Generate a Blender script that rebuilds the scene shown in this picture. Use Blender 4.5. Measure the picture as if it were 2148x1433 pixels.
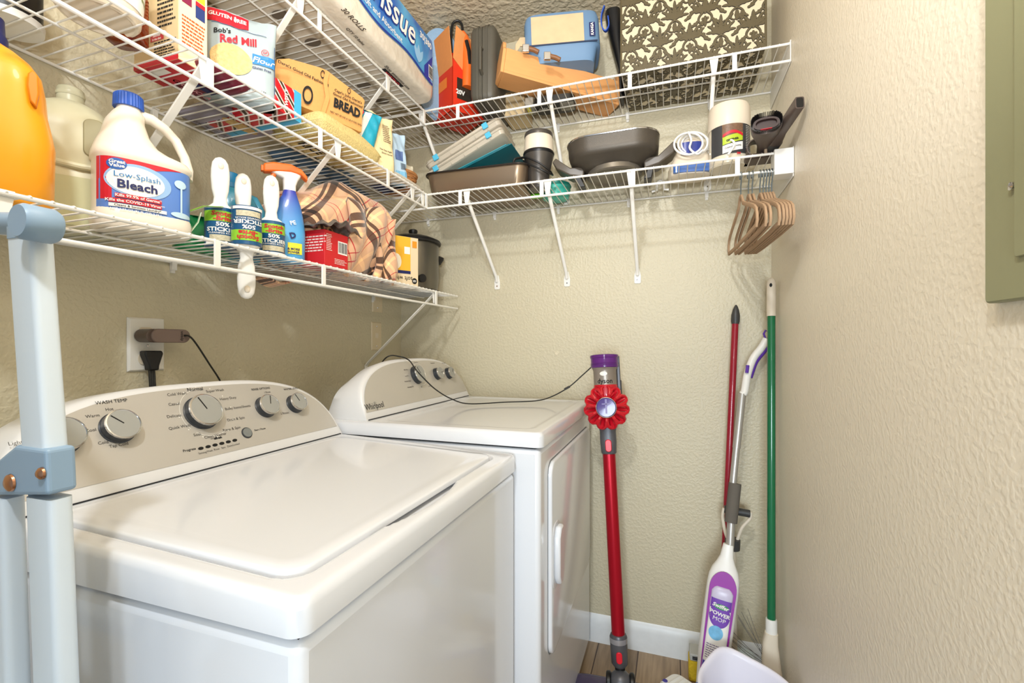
import bpy, bmesh, math, random
from mathutils import Vector, Matrix
R=math.radians; PI=math.pi
for o in list(bpy.data.objects): bpy.data.objects.remove(o)
SC=bpy.context.scene; COL=SC.collection
# ---------------------------------------------------------------- camera
FP,HY,YAW,CX,CY,CZ=974.7867,725.16,0.3314,1.1712,-1.8449,1.164
cam=bpy.data.cameras.new('camera'); co=bpy.data.objects.new('camera',cam); COL.objects.link(co)
cam.sensor_width=36; cam.lens=FP/2148*36; cam.shift_y=(HY-716.5)/2148; cam.clip_start=.02
co.location=(CX,CY,CZ); co.rotation_euler=(R(90),0,YAW); SC.camera=co
# ---------------------------------------------------------------- light
SC.view_settings.view_transform='Standard'; SC.view_settings.look='None'
SC.view_settings.exposure=0.06; SC.view_settings.gamma=1; SC.view_settings.use_curve_mapping=False
w=bpy.data.worlds.new('world'); SC.world=w; w.use_nodes=True
w.node_tree.nodes['Background'].inputs[0].default_value=(0.78,0.89,1,1)
w.node_tree.nodes['Background'].inputs[1].default_value=.45
def area(name,loc,target,size,power,col):
    l=bpy.data.lights.new(name,'AREA'); l.energy=power; l.color=col; l.shape='DISK'; l.size=size
    o=bpy.data.objects.new(name,l); COL.objects.link(o); o.location=loc
    o.rotation_euler=(Vector(target)-Vector(loc)).to_track_quat('-Z','Y').to_euler(); return o
area('key_light',(0.98,-2.1,2.36),(.8,-.5,.9),.11,14,(.90,.95,1))
fl=area('ceiling_fill',(1.2,-2.0,1.4),(.95,-.9,2.44),.12,10.5,(.96,.965,.97)); fl.data.spread=R(110)  # added fill behind the camera, aimed up to brighten the ceiling
dl=area('low_fill',(1.3,-2.7,.95),(1.27,0,.62),.6,4.4,(.78,.9,1)); dl.data.spread=R(70)  # added low fill on the doorway side, narrowed onto back wall and floor
l=bpy.data.lights.new('ceiling_bulb','POINT'); l.energy=11; l.color=(1,.9,.78); l.shadow_soft_size=.09
o=bpy.data.objects.new('ceiling_bulb',l); COL.objects.link(o); o.location=(.98,-1.45,2.20)
# ---------------------------------------------------------------- world points seen at a picture column
SY,CYW=math.sin(YAW),math.cos(YAW)
def kk(u): return (u-1074)/FP
def fx(u,y):                      # x of the upright line seen in column u at depth y
    k=kk(u); d=(y-CY)/(CYW+SY*k); return CX+d*(-SY+CYW*k)
def fy(u,x):
    k=kk(u); d=(x-CX)/(-SY+CYW*k); return CY+d*(CYW+SY*k)
def dep(x,y): return (x-CX)*-SY+(y-CY)*CYW
def zz(v,x,y): return CZ-(v-HY)*dep(x,y)/FP
# ---------------------------------------------------------------- materials
MATS={}
def mat(name,c,rough=.5,metal=0,bump=0,bscale=200,trans=0,ior=1.45,coat=0,alpha=1,sss=0,aniso=0,noise=0,nscale=30,bdist=.001):
    if name in MATS: return MATS[name]
    m=bpy.data.materials.new(name); m.use_nodes=True; nt=m.node_tree; b=nt.nodes['Principled BSDF']
    c=tuple((x/12.92 if x<=.04045 else ((x+.055)/1.055)**2.4) for x in [q/255 for q in c])
    b.inputs['Base Color'].default_value=(*c,1); b.inputs['Roughness'].default_value=rough
    b.inputs['Metallic'].default_value=metal; b.inputs['IOR'].default_value=ior
    b.inputs['Transmission Weight'].default_value=trans; b.inputs['Coat Weight'].default_value=coat
    b.inputs['Alpha'].default_value=alpha
    if sss: b.inputs['Subsurface Weight'].default_value=sss; b.inputs['Subsurface Radius'].default_value=(.02,.02,.02)
    if bump or noise:
        tc=nt.nodes.new('ShaderNodeTexCoord'); n=nt.nodes.new('ShaderNodeTexNoise'); n.inputs['Scale'].default_value=bscale
        n.inputs['Detail'].default_value=3; nt.links.new(tc.outputs['Object'],n.inputs['Vector'])
    if bump:
        bp=nt.nodes.new('ShaderNodeBump'); bp.inputs['Strength'].default_value=bump; bp.inputs['Distance'].default_value=bdist
        nt.links.new(n.outputs['Fac'],bp.inputs['Height']); nt.links.new(bp.outputs['Normal'],b.inputs['Normal'])
    if noise:
        n2=nt.nodes.new('ShaderNodeTexNoise'); n2.inputs['Scale'].default_value=nscale; n2.inputs['Detail'].default_value=4
        nt.links.new(tc.outputs['Object'],n2.inputs['Vector'])
        mx=nt.nodes.new('ShaderNodeMix'); mx.data_type='RGBA'
        mx.inputs['A'].default_value=(*[q*(1-noise) for q in c],1); mx.inputs['B'].default_value=(*[min(1,q*(1+noise)) for q in c],1)
        nt.links.new(n2.outputs['Fac'],mx.inputs['Factor']); nt.links.new(mx.outputs['Result'],b.inputs['Base Color'])
    MATS[name]=m; return m
def lin(c): return tuple((x/12.92 if x<=.04045 else ((x+.055)/1.055)**2.4) for x in [q/255 for q in c])+(1,)
def wall_mat(name,c,strength,scale=55):
    m=bpy.data.materials.new(name); m.use_nodes=True; nt=m.node_tree; b=nt.nodes['Principled BSDF']
    b.inputs['Base Color'].default_value=lin(c); b.inputs['Roughness'].default_value=.42
    tc=nt.nodes.new('ShaderNodeTexCoord'); n=nt.nodes.new('ShaderNodeTexNoise'); n.inputs['Scale'].default_value=scale; n.inputs['Detail'].default_value=1.5
    n.inputs['Distortion'].default_value=.1
    r=nt.nodes.new('ShaderNodeValToRGB'); r.color_ramp.elements[0].position=.42; r.color_ramp.elements[1].position=.62
    bp=nt.nodes.new('ShaderNodeBump'); bp.inputs['Strength'].default_value=strength; bp.inputs['Distance'].default_value=.003
    nt.links.new(tc.outputs['Object'],n.inputs['Vector']); nt.links.new(n.outputs['Fac'],r.inputs['Fac'])
    nt.links.new(r.outputs['Color'],bp.inputs['Height']); nt.links.new(bp.outputs['Normal'],b.inputs['Normal']); return m
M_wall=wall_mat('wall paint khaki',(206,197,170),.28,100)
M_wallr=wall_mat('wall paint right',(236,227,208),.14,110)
M_ceil=wall_mat('ceiling texture',(216,202,174),.9,48)
M_shelf=mat('white coated wire',(240,238,232),.35)
M_enamel=mat('white enamel',(222,224,228),.16,coat=.3)
M_enamel2=mat('white plastic moulding',(228,228,228),.3)
M_seam=mat('dark seam',(25,28,32),.6)
M_panel=mat('champagne console face',(196,191,182),.36,metal=.25)
M_black=mat('black plastic',(22,22,23),.4)
M_dgrey=mat('dark grey plastic',(60,60,60),.42)
M_chrome=mat('chrome',(210,210,212),.15,metal=1)
M_white=mat('white plastic',(238,236,230),.35)
M_cream=mat('cream plastic',(228,216,196),.4)
M_ink=mat('black ink',(20,20,22),.7)
M_red=mat('red print',(198,22,38),.5)
M_blue=mat('blue print',(44,80,170),.5)
M_navy=mat('navy print',(24,34,92),.5)
M_wprint=mat('white print',(242,240,234),.55)
# ---------------------------------------------------------------- mesh builder
def fr(o,xd,yd):                 # flat frame (s,t)->point
    o,xd,yd=Vector(o),Vector(xd).normalized(),Vector(yd).normalized()
    return lambda s,t: o+xd*s+yd*t
def front(y,x0=0,z0=0): return lambda s,t: Vector((x0+s,y,z0+t))
def cylf(r,z0=0,cx=0,cy=0,a0=0,ry=None):
    ry=ry or r
    return lambda s,t: Vector((cx+r*math.sin(s/r+a0),cy-ry*math.cos(s/r+a0),z0+t))
class MB:
    def __init__(s): s.v=[]; s.f=[]
    def add(s,vs,fs,M=None):
        n=len(s.v); s.v+=[tuple(M@Vector(p)) if M is not None else tuple(p) for p in vs]
        s.f+=[tuple(i+n for i in f) for f in fs]; return s
    def box(s,cx,cy,cz,sx,sy,sz,M=None):
        x,y,z=sx/2,sy/2,sz/2
        vs=[(cx+a*x,cy+b*y,cz+c*z) for a in (-1,1) for b in (-1,1) for c in (-1,1)]
        return s.add(vs,[(0,1,3,2),(4,6,7,5),(0,4,5,1),(2,3,7,6),(0,2,6,4),(1,5,7,3)],M)
    def b2(s,x0,x1,y0,y1,z0,z1,M=None): return s.box((x0+x1)/2,(y0+y1)/2,(z0+z1)/2,abs(x1-x0),abs(y1-y0),abs(z1-z0),M)
    def prism(s,poly,a0,a1,axis='y',M=None):
        f={'y':lambda p,a:(p[0],a,p[1]),'x':lambda p,a:(a,p[0],p[1]),'z':lambda p,a:(p[0],p[1],a)}[axis]
        n=len(poly); vs=[f(p,a0) for p in poly]+[f(p,a1) for p in poly]
        fs=[tuple(range(n)),tuple(range(2*n-1,n-1,-1))]+[(i,i+n,(i+1)%n+n,(i+1)%n) for i in range(n)]
        return s.add(vs,fs,M)
    def loft(s,rings,cap=True,M=None,closed=False):
        n=len(rings[0]); vs=[p for r in rings for p in r]; fs=[]
        m=len(rings)
        for j in range(m if closed else m-1):
            a,b=j*n,((j+1)%m)*n
            fs+=[(a+i,a+(i+1)%n,b+(i+1)%n,b+i) for i in range(n)]
        if cap and not closed: fs+=[tuple(range(n-1,-1,-1)),tuple(range((m-1)*n,m*n))]
        return s.add(vs,fs,M)
    def lathe(s,prof,n=28,sx=1,sy=1,c=(0,0,0),M=None,cap=True):
        return s.loft([[(c[0]+r*sx*math.cos(2*PI*i/n),c[1]+r*sy*math.sin(2*PI*i/n),c[2]+z) for i in range(n)] for r,z in prof],cap,M)
    def tube(s,pts,r,n=8,closed=False,M=None,flat=None):
        pts=[Vector(p) for p in pts]; m=len(pts); rings=[]; up=None
        for i,p in enumerate(pts):
            if closed: t=(pts[(i+1)%m]-pts[i-1]).normalized()
            else: t=(pts[min(i+1,m-1)]-pts[max(i-1,0)]).normalized()
            if up is None: up=Vector((0,0,1)) if abs(t.z)<.9 else Vector((1,0,0))
            a=t.cross(up).normalized(); b=a.cross(t).normalized(); up=b
            rr=r[i] if isinstance(r,(list,tuple)) else r
            ra,rb=(rr,rr) if flat is None else (rr,rr*flat)
            rings.append([tuple(p+a*ra*math.cos(2*PI*q/n)+b*rb*math.sin(2*PI*q/n)) for q in range(n)])
        return s.loft(rings,True,M,closed)
    def strap(s,pts,w,t,side=(0,0,1),M=None):     # flat band along pts, width w along side
        pts=[Vector(p) for p in pts]; side=Vector(side).normalized(); m=len(pts); rings=[]
        for i,p in enumerate(pts):
            d=(pts[min(i+1,m-1)]-pts[max(i-1,0)]).normalized(); nrm=d.cross(side).normalized()
            rings.append([tuple(p+side*a*w/2+nrm*b*t/2) for a,b in ((-1,-1),(1,-1),(1,1),(-1,1))])
        return s.loft(rings,True,M)
    def grid(s,fn,nu,nv,M=None,wrap=False):
        vs=[tuple(fn(i/(nu if wrap else nu-1),j/(nv-1))) for j in range(nv) for i in range(nu)]
        fs=[(j*nu+i,j*nu+(i+1)%nu,(j+1)*nu+(i+1)%nu,(j+1)*nu+i) for j in range(nv-1) for i in range(nu if wrap else nu-1)]
        return s.add(vs,fs,M)
    def poly2(s,poly,fn,nx=1):                # flat figure on a frame
        n=len(s.v); s.v+=[tuple(fn(a,b)) for a,b in poly]; s.f.append(tuple(range(n,n+len(poly)))); return s
    def rect2(s,s0,s1,t0,t1,fn,nx=8,ny=1):
        return s.grid(lambda a,b: fn(s0+(s1-s0)*a,t0+(t1-t0)*b),nx+1,ny+1)
    def disc2(s,a,b,ra,rb,fn,n=28,ring=None):
        if ring is None:
            c=len(s.v); qs=(1,.8,.6,.4,.2,.01); s.v+=[tuple(fn(a+q*ra*math.cos(2*PI*i/n),b+q*rb*math.sin(2*PI*i/n))) for q in qs for i in range(n)]
            s.f+=[(c+j*n+i,c+j*n+(i+1)%n,c+j*n+n+(i+1)%n,c+j*n+n+i) for j in range(5) for i in range(n)]
        else:
            c=len(s.v); s.v+=[tuple(fn(a+q*ra*math.cos(2*PI*i/n),b+q*rb*math.sin(2*PI*i/n))) for q in (1,ring) for i in range(n)]
            s.f+=[(c+i,c+(i+1)%n,c+n+(i+1)%n,c+n+i) for i in range(n)]
        return s
    def build(s,name,m,parent=None,smooth=35,bevel=0,seg=2,subs=0,solid=0,label=None,fix=True):
        me=bpy.data.meshes.new(name); me.from_pydata(s.v,[],s.f)
        if fix:
            bm=bmesh.new(); bm.from_mesh(me); bmesh.ops.recalc_face_normals(bm,faces=bm.faces); bm.to_mesh(me); bm.free()
        o=bpy.data.objects.new(name,me); COL.objects.link(o); me.materials.append(m)
        if smooth:
            for p in me.polygons: p.use_smooth=True
            me.set_sharp_from_angle(angle=R(smooth))
        if parent: o.parent=parent
        if bevel:
            d=o.modifiers.new('bevel','BEVEL'); d.width=bevel; d.segments=seg; d.limit_method='ANGLE'; d.angle_limit=R(40)
        if solid: d=o.modifiers.new('solid','SOLIDIFY'); d.thickness=solid; d.offset=0
        if subs: d=o.modifiers.new('subs','SUBSURF'); d.levels=subs; d.render_levels=subs
        if label: o['label']=label
        return o
def se(w,d,z,n=32,p=4,cx=0,cy=0):      # superellipse ring
    out=[]
    for i in range(n):
        a=2*PI*i/n; c,s_=math.cos(a),math.sin(a)
        out.append((cx+w/2*math.copysign(abs(c)**(2/p),c),cy+d/2*math.copysign(abs(s_)**(2/p),s_),z))
    return out
def txtmesh(body,size,bold=0,spacing=1,xs=1):
    cu=bpy.data.curves.new('t','FONT'); cu.body=body; cu.size=size; cu.offset=bold*size; cu.align_x='CENTER'; cu.align_y='CENTER'
    cu.space_character=spacing; cu.resolution_u=2
    o=bpy.data.objects.new('t',cu); COL.objects.link(o); dg=bpy.context.evaluated_depsgraph_get()
    me=bpy.data.meshes.new_from_object(o.evaluated_get(dg)); vs=[(v.co.x*xs,v.co.y) for v in me.vertices]; fs=[tuple(p.vertices) for p in me.polygons]
    bpy.data.objects.remove(o); bpy.data.curves.remove(cu); bpy.data.meshes.remove(me); return vs,fs
def addtext(mb,body,size,fn,s=0,t=0,bold=0.02,rot=0,spacing=1,xs=1,slant=0):
    vs,fs=txtmesh(body,size,bold,spacing,xs); c,n=math.cos(rot),math.sin(rot); k=len(mb.v)
    for a,b in vs:
        a+=slant*b; mb.v.append(tuple(fn(s+a*c-b*n,t+a*n+b*c)))
    mb.f+=[tuple(i+k for i in f) for f in fs]; return mb
def lettering(body,size,m,parent,fn,s=0,t=0,name='lettering',**k):
    return addtext(MB(),body,size,fn,s,t,**k).build(name,m,parent,smooth=0,fix=False)
def lines(mb,fn,s0,s1,t0,t1,n,rnd,h=.45):     # rows of unreadable small print
    st=(t1-t0)/n
    for i in range(n):
        t=t0+st*(i+.5); s=s0
        e=s1-(s1-s0)*rnd.random()*.25
        while s<e:
            w_=min((s1-s0)*(.05+.14*rnd.random()),e-s)
            mb.rect2(s,s+w_*.82,t-st*h/2,t+st*h/2,fn,1); s+=w_
    return mb
def tag(o,label,cat,group=None,kind=None):
    o['label']=label; o['category']=cat
    if group: o['group']=group
    if kind: o['kind']=kind
    return o
def T(name,label,cat,loc,rz=0,group=None,rx=0,ry=0):
    o=bpy.data.objects.new(name,None); COL.objects.link(o); o.empty_display_size=.05
    o.location=loc; o.rotation_euler=(rx,ry,rz); tag(o,label,cat,group); return o
def struct(mb,name,m,label=None,**k):
    o=mb.build(name,m,None,**k); o['kind']='structure'; return o
def link_cable(pts,n=10):             # Catmull-Rom through points
    P=[Vector(p) for p in pts]; P=[P[0]*2-P[1]]+P+[P[-1]*2-P[-2]]; out=[]
    for i in range(1,len(P)-2):
        for j in range(n):
            t=j/n; a,b,c,d=P[i-1:i+3]
            out.append(.5*((2*b)+(c-a)*t+(2*a-5*b+4*c-d)*t*t+(3*b-a-3*c+d)*t**3))
    out.append(P[-2]); return out
# ================================================================ room
W,Z1,Z2,Z3,ZC=1.5024,1.3703,1.7239,2.054,2.4384
YB=-2.9
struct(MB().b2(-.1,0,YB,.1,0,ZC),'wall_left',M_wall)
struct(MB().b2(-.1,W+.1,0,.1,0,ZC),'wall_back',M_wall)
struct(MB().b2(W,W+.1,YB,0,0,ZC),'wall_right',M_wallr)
struct(MB().b2(-.1,W+.1,YB,.1,ZC,ZC+.1),'ceiling',M_ceil)
def floor_mat():
    m=bpy.data.materials.new('wood plank floor'); m.use_nodes=True; nt=m.node_tree; b=nt.nodes['Principled BSDF']; L=nt.links.new
    tc=nt.nodes.new('ShaderNodeTexCoord'); mp=nt.nodes.new('ShaderNodeMapping'); mp.inputs['Rotation'].default_value=(0,0,R(90))
    br=nt.nodes.new('ShaderNodeTexBrick'); br.inputs['Scale'].default_value=1; br.inputs['Brick Width'].default_value=1.1; br.inputs['Row Height'].default_value=.15
    br.inputs['Mortar Size'].default_value=.0022; br.inputs['Color1'].default_value=lin((170,148,120)); br.inputs['Color2'].default_value=lin((144,124,100)); br.inputs['Mortar'].default_value=lin((70,52,38))
    L(tc.outputs['Object'],mp.inputs['Vector']); L(mp.outputs['Vector'],br.inputs['Vector'])
    mp2=nt.nodes.new('ShaderNodeMapping'); mp2.inputs['Scale'].default_value=(40,3,1); L(tc.outputs['Object'],mp2.inputs['Vector'])
    n=nt.nodes.new('ShaderNodeTexNoise'); n.inputs['Scale'].default_value=2; n.inputs['Detail'].default_value=6; L(mp2.outputs['Vector'],n.inputs['Vector'])
    r=nt.nodes.new('ShaderNodeValToRGB'); r.color_ramp.elements[0].color=(.35,.3,.27,1); r.color_ramp.elements[1].color=(1.25,1.2,1.15,1); r.color_ramp.elements[0].position=.3; r.color_ramp.elements[1].position=.65
    L(n.outputs['Fac'],r.inputs['Fac']); mx=nt.nodes.new('ShaderNodeMix'); mx.data_type='RGBA'; mx.blend_type='MULTIPLY'; mx.inputs['Factor'].default_value=.45
    L(br.outputs['Color'],mx.inputs['A']); L(r.outputs['Color'],mx.inputs['B']); L(mx.outputs['Result'],b.inputs['Base Color']); b.inputs['Roughness'].default_value=.45; return m
struct(MB().b2(-.1,W+.1,YB,.1,-.1,0),'floor',floor_mat())
M_base=mat('baseboard paint',(232,236,238),.35,bump=.2,bscale=60,noise=.06,nscale=40)
BBP=[(0,0),(-.014,0),(-.014,.075),(-.011,.085),(-.009,.092),(-.005,.1),(-.0,.106)]
struct(MB().prism([(a,z) for a,z in BBP],0,W,'x'),'baseboard_back',M_base)
struct(MB().prism([(W+a,z) for a,z in BBP],YB,-.014,'y'),'baseboard_right',M_base)
struct(MB().prism([(-a,z) for a,z in BBP],YB,-.014,'y'),'baseboard_left',M_base)
# small plaster scars on the walls
def scar(name,loc,ax,r,label):
    mb=MB(); rnd=random.Random(3); f=(lambda a,b,h:(loc[0]+a,-h,loc[2]+b)) if ax=='y' else (lambda a,b,h:(h,loc[1]+a,loc[2]+b))
    rings=[]
    for rr,h in ((1,0),(1,.0015),(.75,.003),(.55,.001)):
        rings.append([f(rr*r*math.cos(i*PI/8)*(1+.15*math.sin(i*2.1)),rr*r*math.sin(i*PI/8),h) for i in range(16)])
    mb.loft(rings); o=mb.build(name,mat('patched plaster',(224,214,188),.5)); tag(o,label,'wall patch'); return o
scar('plaster_patch',(fx(1168,0),0,zz(741,fx(1168,0),0)),'y',.009,'small round cream plaster patch on the back wall left of the cordless vacuum')
# ================================================================ wire shelves
def rebase(e):
    bpy.context.view_layer.update()
    Mi=e.matrix_basis.inverted()
    def go(o):
        for c in o.children:
            if c.type=='MESH': c.data.transform(Mi)
            go(c)
    go(e)
def plane_hit(u,v,P0,n):
    k=kk(u); r=Vector((-SY+CYW*k,CYW+SY*k,-(v-HY)/FP)); C=Vector((CX,CY,CZ)); n=Vector(n)
    return C+r*((Vector(P0)-C).dot(n)/r.dot(n))
def shelf(label,loc,rz,L,d,posts,braces,clips,lip=.051,drop=.288,flat=False,ends=False,cover=False,end_bracket=False):
    e=T('wire_shelf',label,'shelf',loc,rz)
    n=int(L/.0254); mb=MB(); r=.0016
    for i in range(n+1):
        y=L-.004-i*.0254
        if y<0: break
        mb.tube([(0.0,y,.0035),(d+.001,y,.0035),(d+.004,y,.001)],r,6)
    mb.build('deck_wires',M_shelf,e)
    for x,z,rr,n_ in ((.006,0,.0032,'wall_rail'),(d*.5,0,.0026,'middle_rail'),(d,0,.0036,'front_rail'),(d+.001,-lip,.0038,'lip_rail')):
        MB().tube([(x,0,z),(x,L,z)],rr,10).build(n_,M_shelf,e)
    for y in posts:
        MB().box(d+.003,y,-lip/2,.004,.0135,lip+.004).build('lip_post',M_shelf,e,bevel=.001)
    for y in braces:
        mb=MB()
        if flat: 
            mb.strap([(d-.004,y,-.006),(d-.02,y,-.022),(.012,y,-drop+.012),(.003,y,-drop)],.017,.004,(0,1,0))
            mb.strap([(.003,y,-drop+.004),(.003,y,-drop-.035)],.017,.003,(0,1,0))
        else:
            mb.tube([(d-.004,y,-.012),(d-.012,y,-.03),(.016,y,-drop+.02),(.007,y,-drop-.002)],.0068,10)
            mb.prism([(y-.006,-drop+.026),(y+.006,-drop+.026),(y+.0125,-drop-.004),(y+.0125,-drop-.03),(y+.009,-drop-.034),(y-.009,-drop-.034),(y-.0125,-drop-.03),(y-.0125,-drop-.004)],0,.004,'x')
        mb.prism([(y-.014,.006),(y+.014,.006),(y+.007,-.045),(y-.007,-.045)],d-.007,d-.003,'x')
        b=mb.build('brace',M_shelf,e,bevel=.001)
        MB().lathe([(0,0),(.0035,0),(.003,.0018),(0,.002)],12,M=Matrix.Translation((.004,y,-drop-.02))@Matrix.Rotation(PI/2,4,'Y')).build('screw',M_chrome,b)
    for y in clips:
        mb=MB().box(.006,y,-.009,.010,.012,.022).box(.003,y,-.018,.006,.01,.018)
        mb.tube([(.004,y-.007,.001),(.012,y-.007,.004),(.012,y+.007,.004),(.004,y+.007,.001)],.002,6)
        mb.build('wall_clip',M_white,e,bevel=.001)
    if end_bracket:
        mb=MB().b2(d-.042,d+.012,L-.05,L,-.066,.008)
        mb.b2(0,d+.01,L-.003,L,-.075,.012)
        mb.build('end_bracket',M_white,e,bevel=.003)
    elif ends:
        MB().b2(.0,d+.01,L-.003,L,-.058,.006).build('end_bracket',M_white,e,bevel=.001)
    return e
Y0=-1.505
def ly(cols,x,y0=Y0): return [fy(u,x)-y0 for u in cols]
pl=[441,672,814,893]
yy=ly(pl,.314); p2_=[yy[0]-.3]+yy[:3]
D1,D2,D3,E2,E3=.3173,.311,.283,.3164,.2841
shelf('middle height white wire shelf on the left wall with food bags and boxes on it',(0,Y0,Z2),0,-E2-Y0,D2,[p for p in p2_ if p>0]+[-E2-Y0-.008],ly([425,705,862,884],.30),ly([320],0),flat=True)
yy=ly([671,813],.287)
shelf('topmost white wire shelf on the left wall carrying the bathroom tissue pack',(0,Y0,Z3),0,-E3-Y0,D3,[q for q in (yy[0]-.6,yy[0]-.3) if q>0]+yy+[-E3-Y0-.008],ly([628,812],.275),ly([584],0),flat=True)
yy=ly([457,680,916],.322)
shelf('lowest white wire shelf on the left wall above the washing machine and dryer',(0,Y0,Z1),0,-.072-Y0,D1,[q for q in (yy[0]-.35,) if q>0]+yy,[.03]+ly([905],.30),ly([781,360],0),flat=True)
def lx(cols,y): return [fx(u,y) for u in cols]
shelf('lower white wire shelf on the back wall with baking pan and hangers',(0,0,Z2),-PI/2,W-.001,E2,lx([965,1136,1328,1547],-E2-.004),lx([978,1148,1323],-E2),[fx(u,0) for u in (900,1039,1172,1319,1482)],end_bracket=True)
shelf('upper white wire shelf on the back wall with black and white patterned box',(0,0,Z3),-PI/2,W-.001,E3,lx([806,960,1131,1321,1541],-E3-.004),lx([883,1152,1498],-E3),[fx(u,0) for u in (909,1172,1317,1488)],ends=True)
# ================================================================ washer and dryer
def arch(t): return max(0,1-abs(t)**3)**.4
def console(e,xf,zf,y0,y1,H,xb,lean,band=.022):
    yc,hl=(y0+y1)/2,(y1-y0)/2; n=48; rings=[]
    L=math.hypot(lean,H); ux,uz=-lean/L,H/L          # up the face
    for i in range(n+1):
        t=-math.cos(PI*i/n)*.99995 if 0<i<n else (-1 if i==0 else 1)
        y=yc+hl*t; h=max(arch(t)*L,.012)
        q=.014*min(1,h/.05)
        tx,tz=xf+ux*h,zf+uz*h
        bx=min(xb,tx-.02)
        rings.append([(xf+.001,y,zf-.018),(xf,y,zf+.001),(tx-ux*q+.0,y,tz-uz*q),(tx-ux*q*.4-.002,y,tz-uz*q*.3),(tx-.006,y,tz+.002),(tx-.018,y,tz+.003),(bx+.01+(tx-bx)*.25,y,tz-.004),(bx,y,zf+(tz-zf)*.8),(bx-.01,y,zf+(tz-zf)*.4),(bx-.012,y,zf-.018)])
    c=MB().loft(rings).build('console',M_enamel2,e,smooth=50)
    F=fr((xf+uz*.0012,yc,zf-ux*.0012),(0,1,0),(ux,0,uz))
    m=44; poly=[]
    for i in range(m+1):
        t=-math.cos(PI*i/m); s=t*(hl-.008); poly.append((s,max(arch(t)*(L-.006),band)))
    base=[(p[0],band) for p in poly]
    mb=MB()
    for i in range(m):
        if poly[i][1]>band or poly[i+1][1]>band: mb.poly2([base[i],base[i+1],poly[i+1],poly[i]],F)
    fp=mb.build('face_panel',M_panel,c,smooth=0,fix=False)
    nn=Vector((uz,0,-ux))
    return c,F,nn,(xf,zf,yc,ux,uz)
def on_face(g,u,v,lift=0):
    xf,zf,yc,ux,uz=g; n=Vector((uz,0,-ux)); P0=Vector((xf,yc,zf))+n*lift
    p=plane_hit(u,v,P0,n)-P0; return p.y,p.x*ux+p.z*uz
M_kface=mat('grey knob face',(160,160,154),.5)
M_kside=mat('dark knob side',(52,56,62),.3)
def knob(e,g,u,v,r,ang,h=.021):
    s,t=on_face(g,u,v,h); xf,zf,yc,ux,uz=g
    n=Vector((uz,0,-ux)); X=Vector((0,1,0)); Yv=Vector((ux,0,uz)); o=Vector((xf,yc,zf))+X*s+Yv*t
    M=Matrix(((X.x,Yv.x,n.x,o.x),(X.y,Yv.y,n.y,o.y),(X.z,Yv.z,n.z,o.z),(0,0,0,1)))
    k=MB().lathe([(r*1.05,.001),(r*1.05,.003),(r*1.0,.004),(r*.98,h-.006),(r*.97,h-.003),(0,h-.003)],36,M=M).build('knob',M_kside,e)
    MB().lathe([(r*.97,h-.006),(r*1.01,h-.004),(r*1.0,h-.0005),(r*.93,h),(r*.9,h-.001)],36,M=M,cap=False).build('bezel',M_chrome,k)
    MB().lathe([(r*.94,h-.003),(r*.92,h-.0006),(0,h-.0002)],36,M=M,cap=False).build('knob_cap',M_kface,k)
    R2=M@Matrix.Rotation(ang,4,'Z')
    MB().b2(-.0009*r/.03,.0009*r/.03,r*.02,r*.86,h-.001,h+.0004,R2).build('pointer',M_black,k)
    return k
# ---- washer
e=T('washing_machine','white top load washing machine with wide control console, nearest the ladder','washing machine',(.44,-1.12,0))
WX,WY0,WY1=.815,-1.470,-.773
def ztop(x): return .902+max(0,min(1,(WX-x)/.515))*.018
cab=MB().b2(.06,WX-.004,WY0+.003,WY1-.003,.012,.857).build('cabinet',M_enamel,e,bevel=.014,seg=4)
MB().b2(.075,WX-.014,WY0+.013,WY1-.013,.852,.866).build('seam',M_seam,e)
LX0,LX1,LY0,LY1=.325,.772,-1.434,-.822
def rrect(x0,x1,y0,y1,r,n=8):
    out=[]
    for cx,cy,a in ((x1-r,y1-r,0),(x0+r,y1-r,90),(x0+r,y0+r,180),(x1-r,y0+r,270)):
        out+=[(cx+r*math.cos(R(a+90*i/n)),cy+r*math.sin(R(a+90*i/n))) for i in range(n+1)]
    return out
def sdrr(x,y,x0,x1,y0,y1,r):
    qx=abs(x-(x0+x1)/2)-(x1-x0)/2+r; qy=abs(y-(y0+y1)/2)-(y1-y0)/2+r
    return math.hypot(max(qx,0),max(qy,0))+min(max(qx,qy),0)-r
def ss(a,b,x): t=max(0,min(1,(x-a)/(b-a))); return t*t*(3-2*t)
def top_panel(e,x0,x1,y0,y1,zb,ztf,hf,rad=.011,cr=.02,nx=150,ny=150):
    # rounded slab whose upper surface is a height field
    xs=[x0+(x1-x0)*i/nx for i in range(nx+1)]; ys=[y0+(y1-y0)*i/ny for i in range(ny+1)]
    vs=[];
    for y in ys:
        for x in xs:
            d=-sdrr(x,y,x0,x1,y0,y1,cr); z=ztf(x)
            if d<rad: z-=rad-math.sqrt(max(0,rad*rad-(rad-max(d,0))**2))
            px,py=x,y
            if d<0:      # pull corner points onto the outline
                cx=min(max(x,x0+cr),x1-cr); cy=min(max(y,y0+cr),y1-cr); q=Vector((x-cx,y-cy)); q=q.normalized()*cr; px,py=cx+q.x,cy+q.y
            vs.append((px,py,z-hf(x,y)))
    m=nx+1; fs=[(j*m+i,j*m+i+1,(j+1)*m+i+1,(j+1)*m+i) for j in range(ny) for i in range(nx)]
    per=[i for i in range(nx)]+[j*m+nx for j in range(ny)]+[ny*m+nx-i for i in range(nx)]+[(ny-j)*m for j in range(ny)]
    k=len(vs)
    for i in per: vs.append((vs[i][0],vs[i][1],zb))
    n=len(per)
    fs+=[(per[i],per[(i+1)%n],k+(i+1)%n,k+i) for i in range(n)]; fs.append(tuple(range(k+n-1,k-1,-1)))
    return MB().add(vs,fs).build('top_panel',M_enamel,e,smooth=60)
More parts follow.
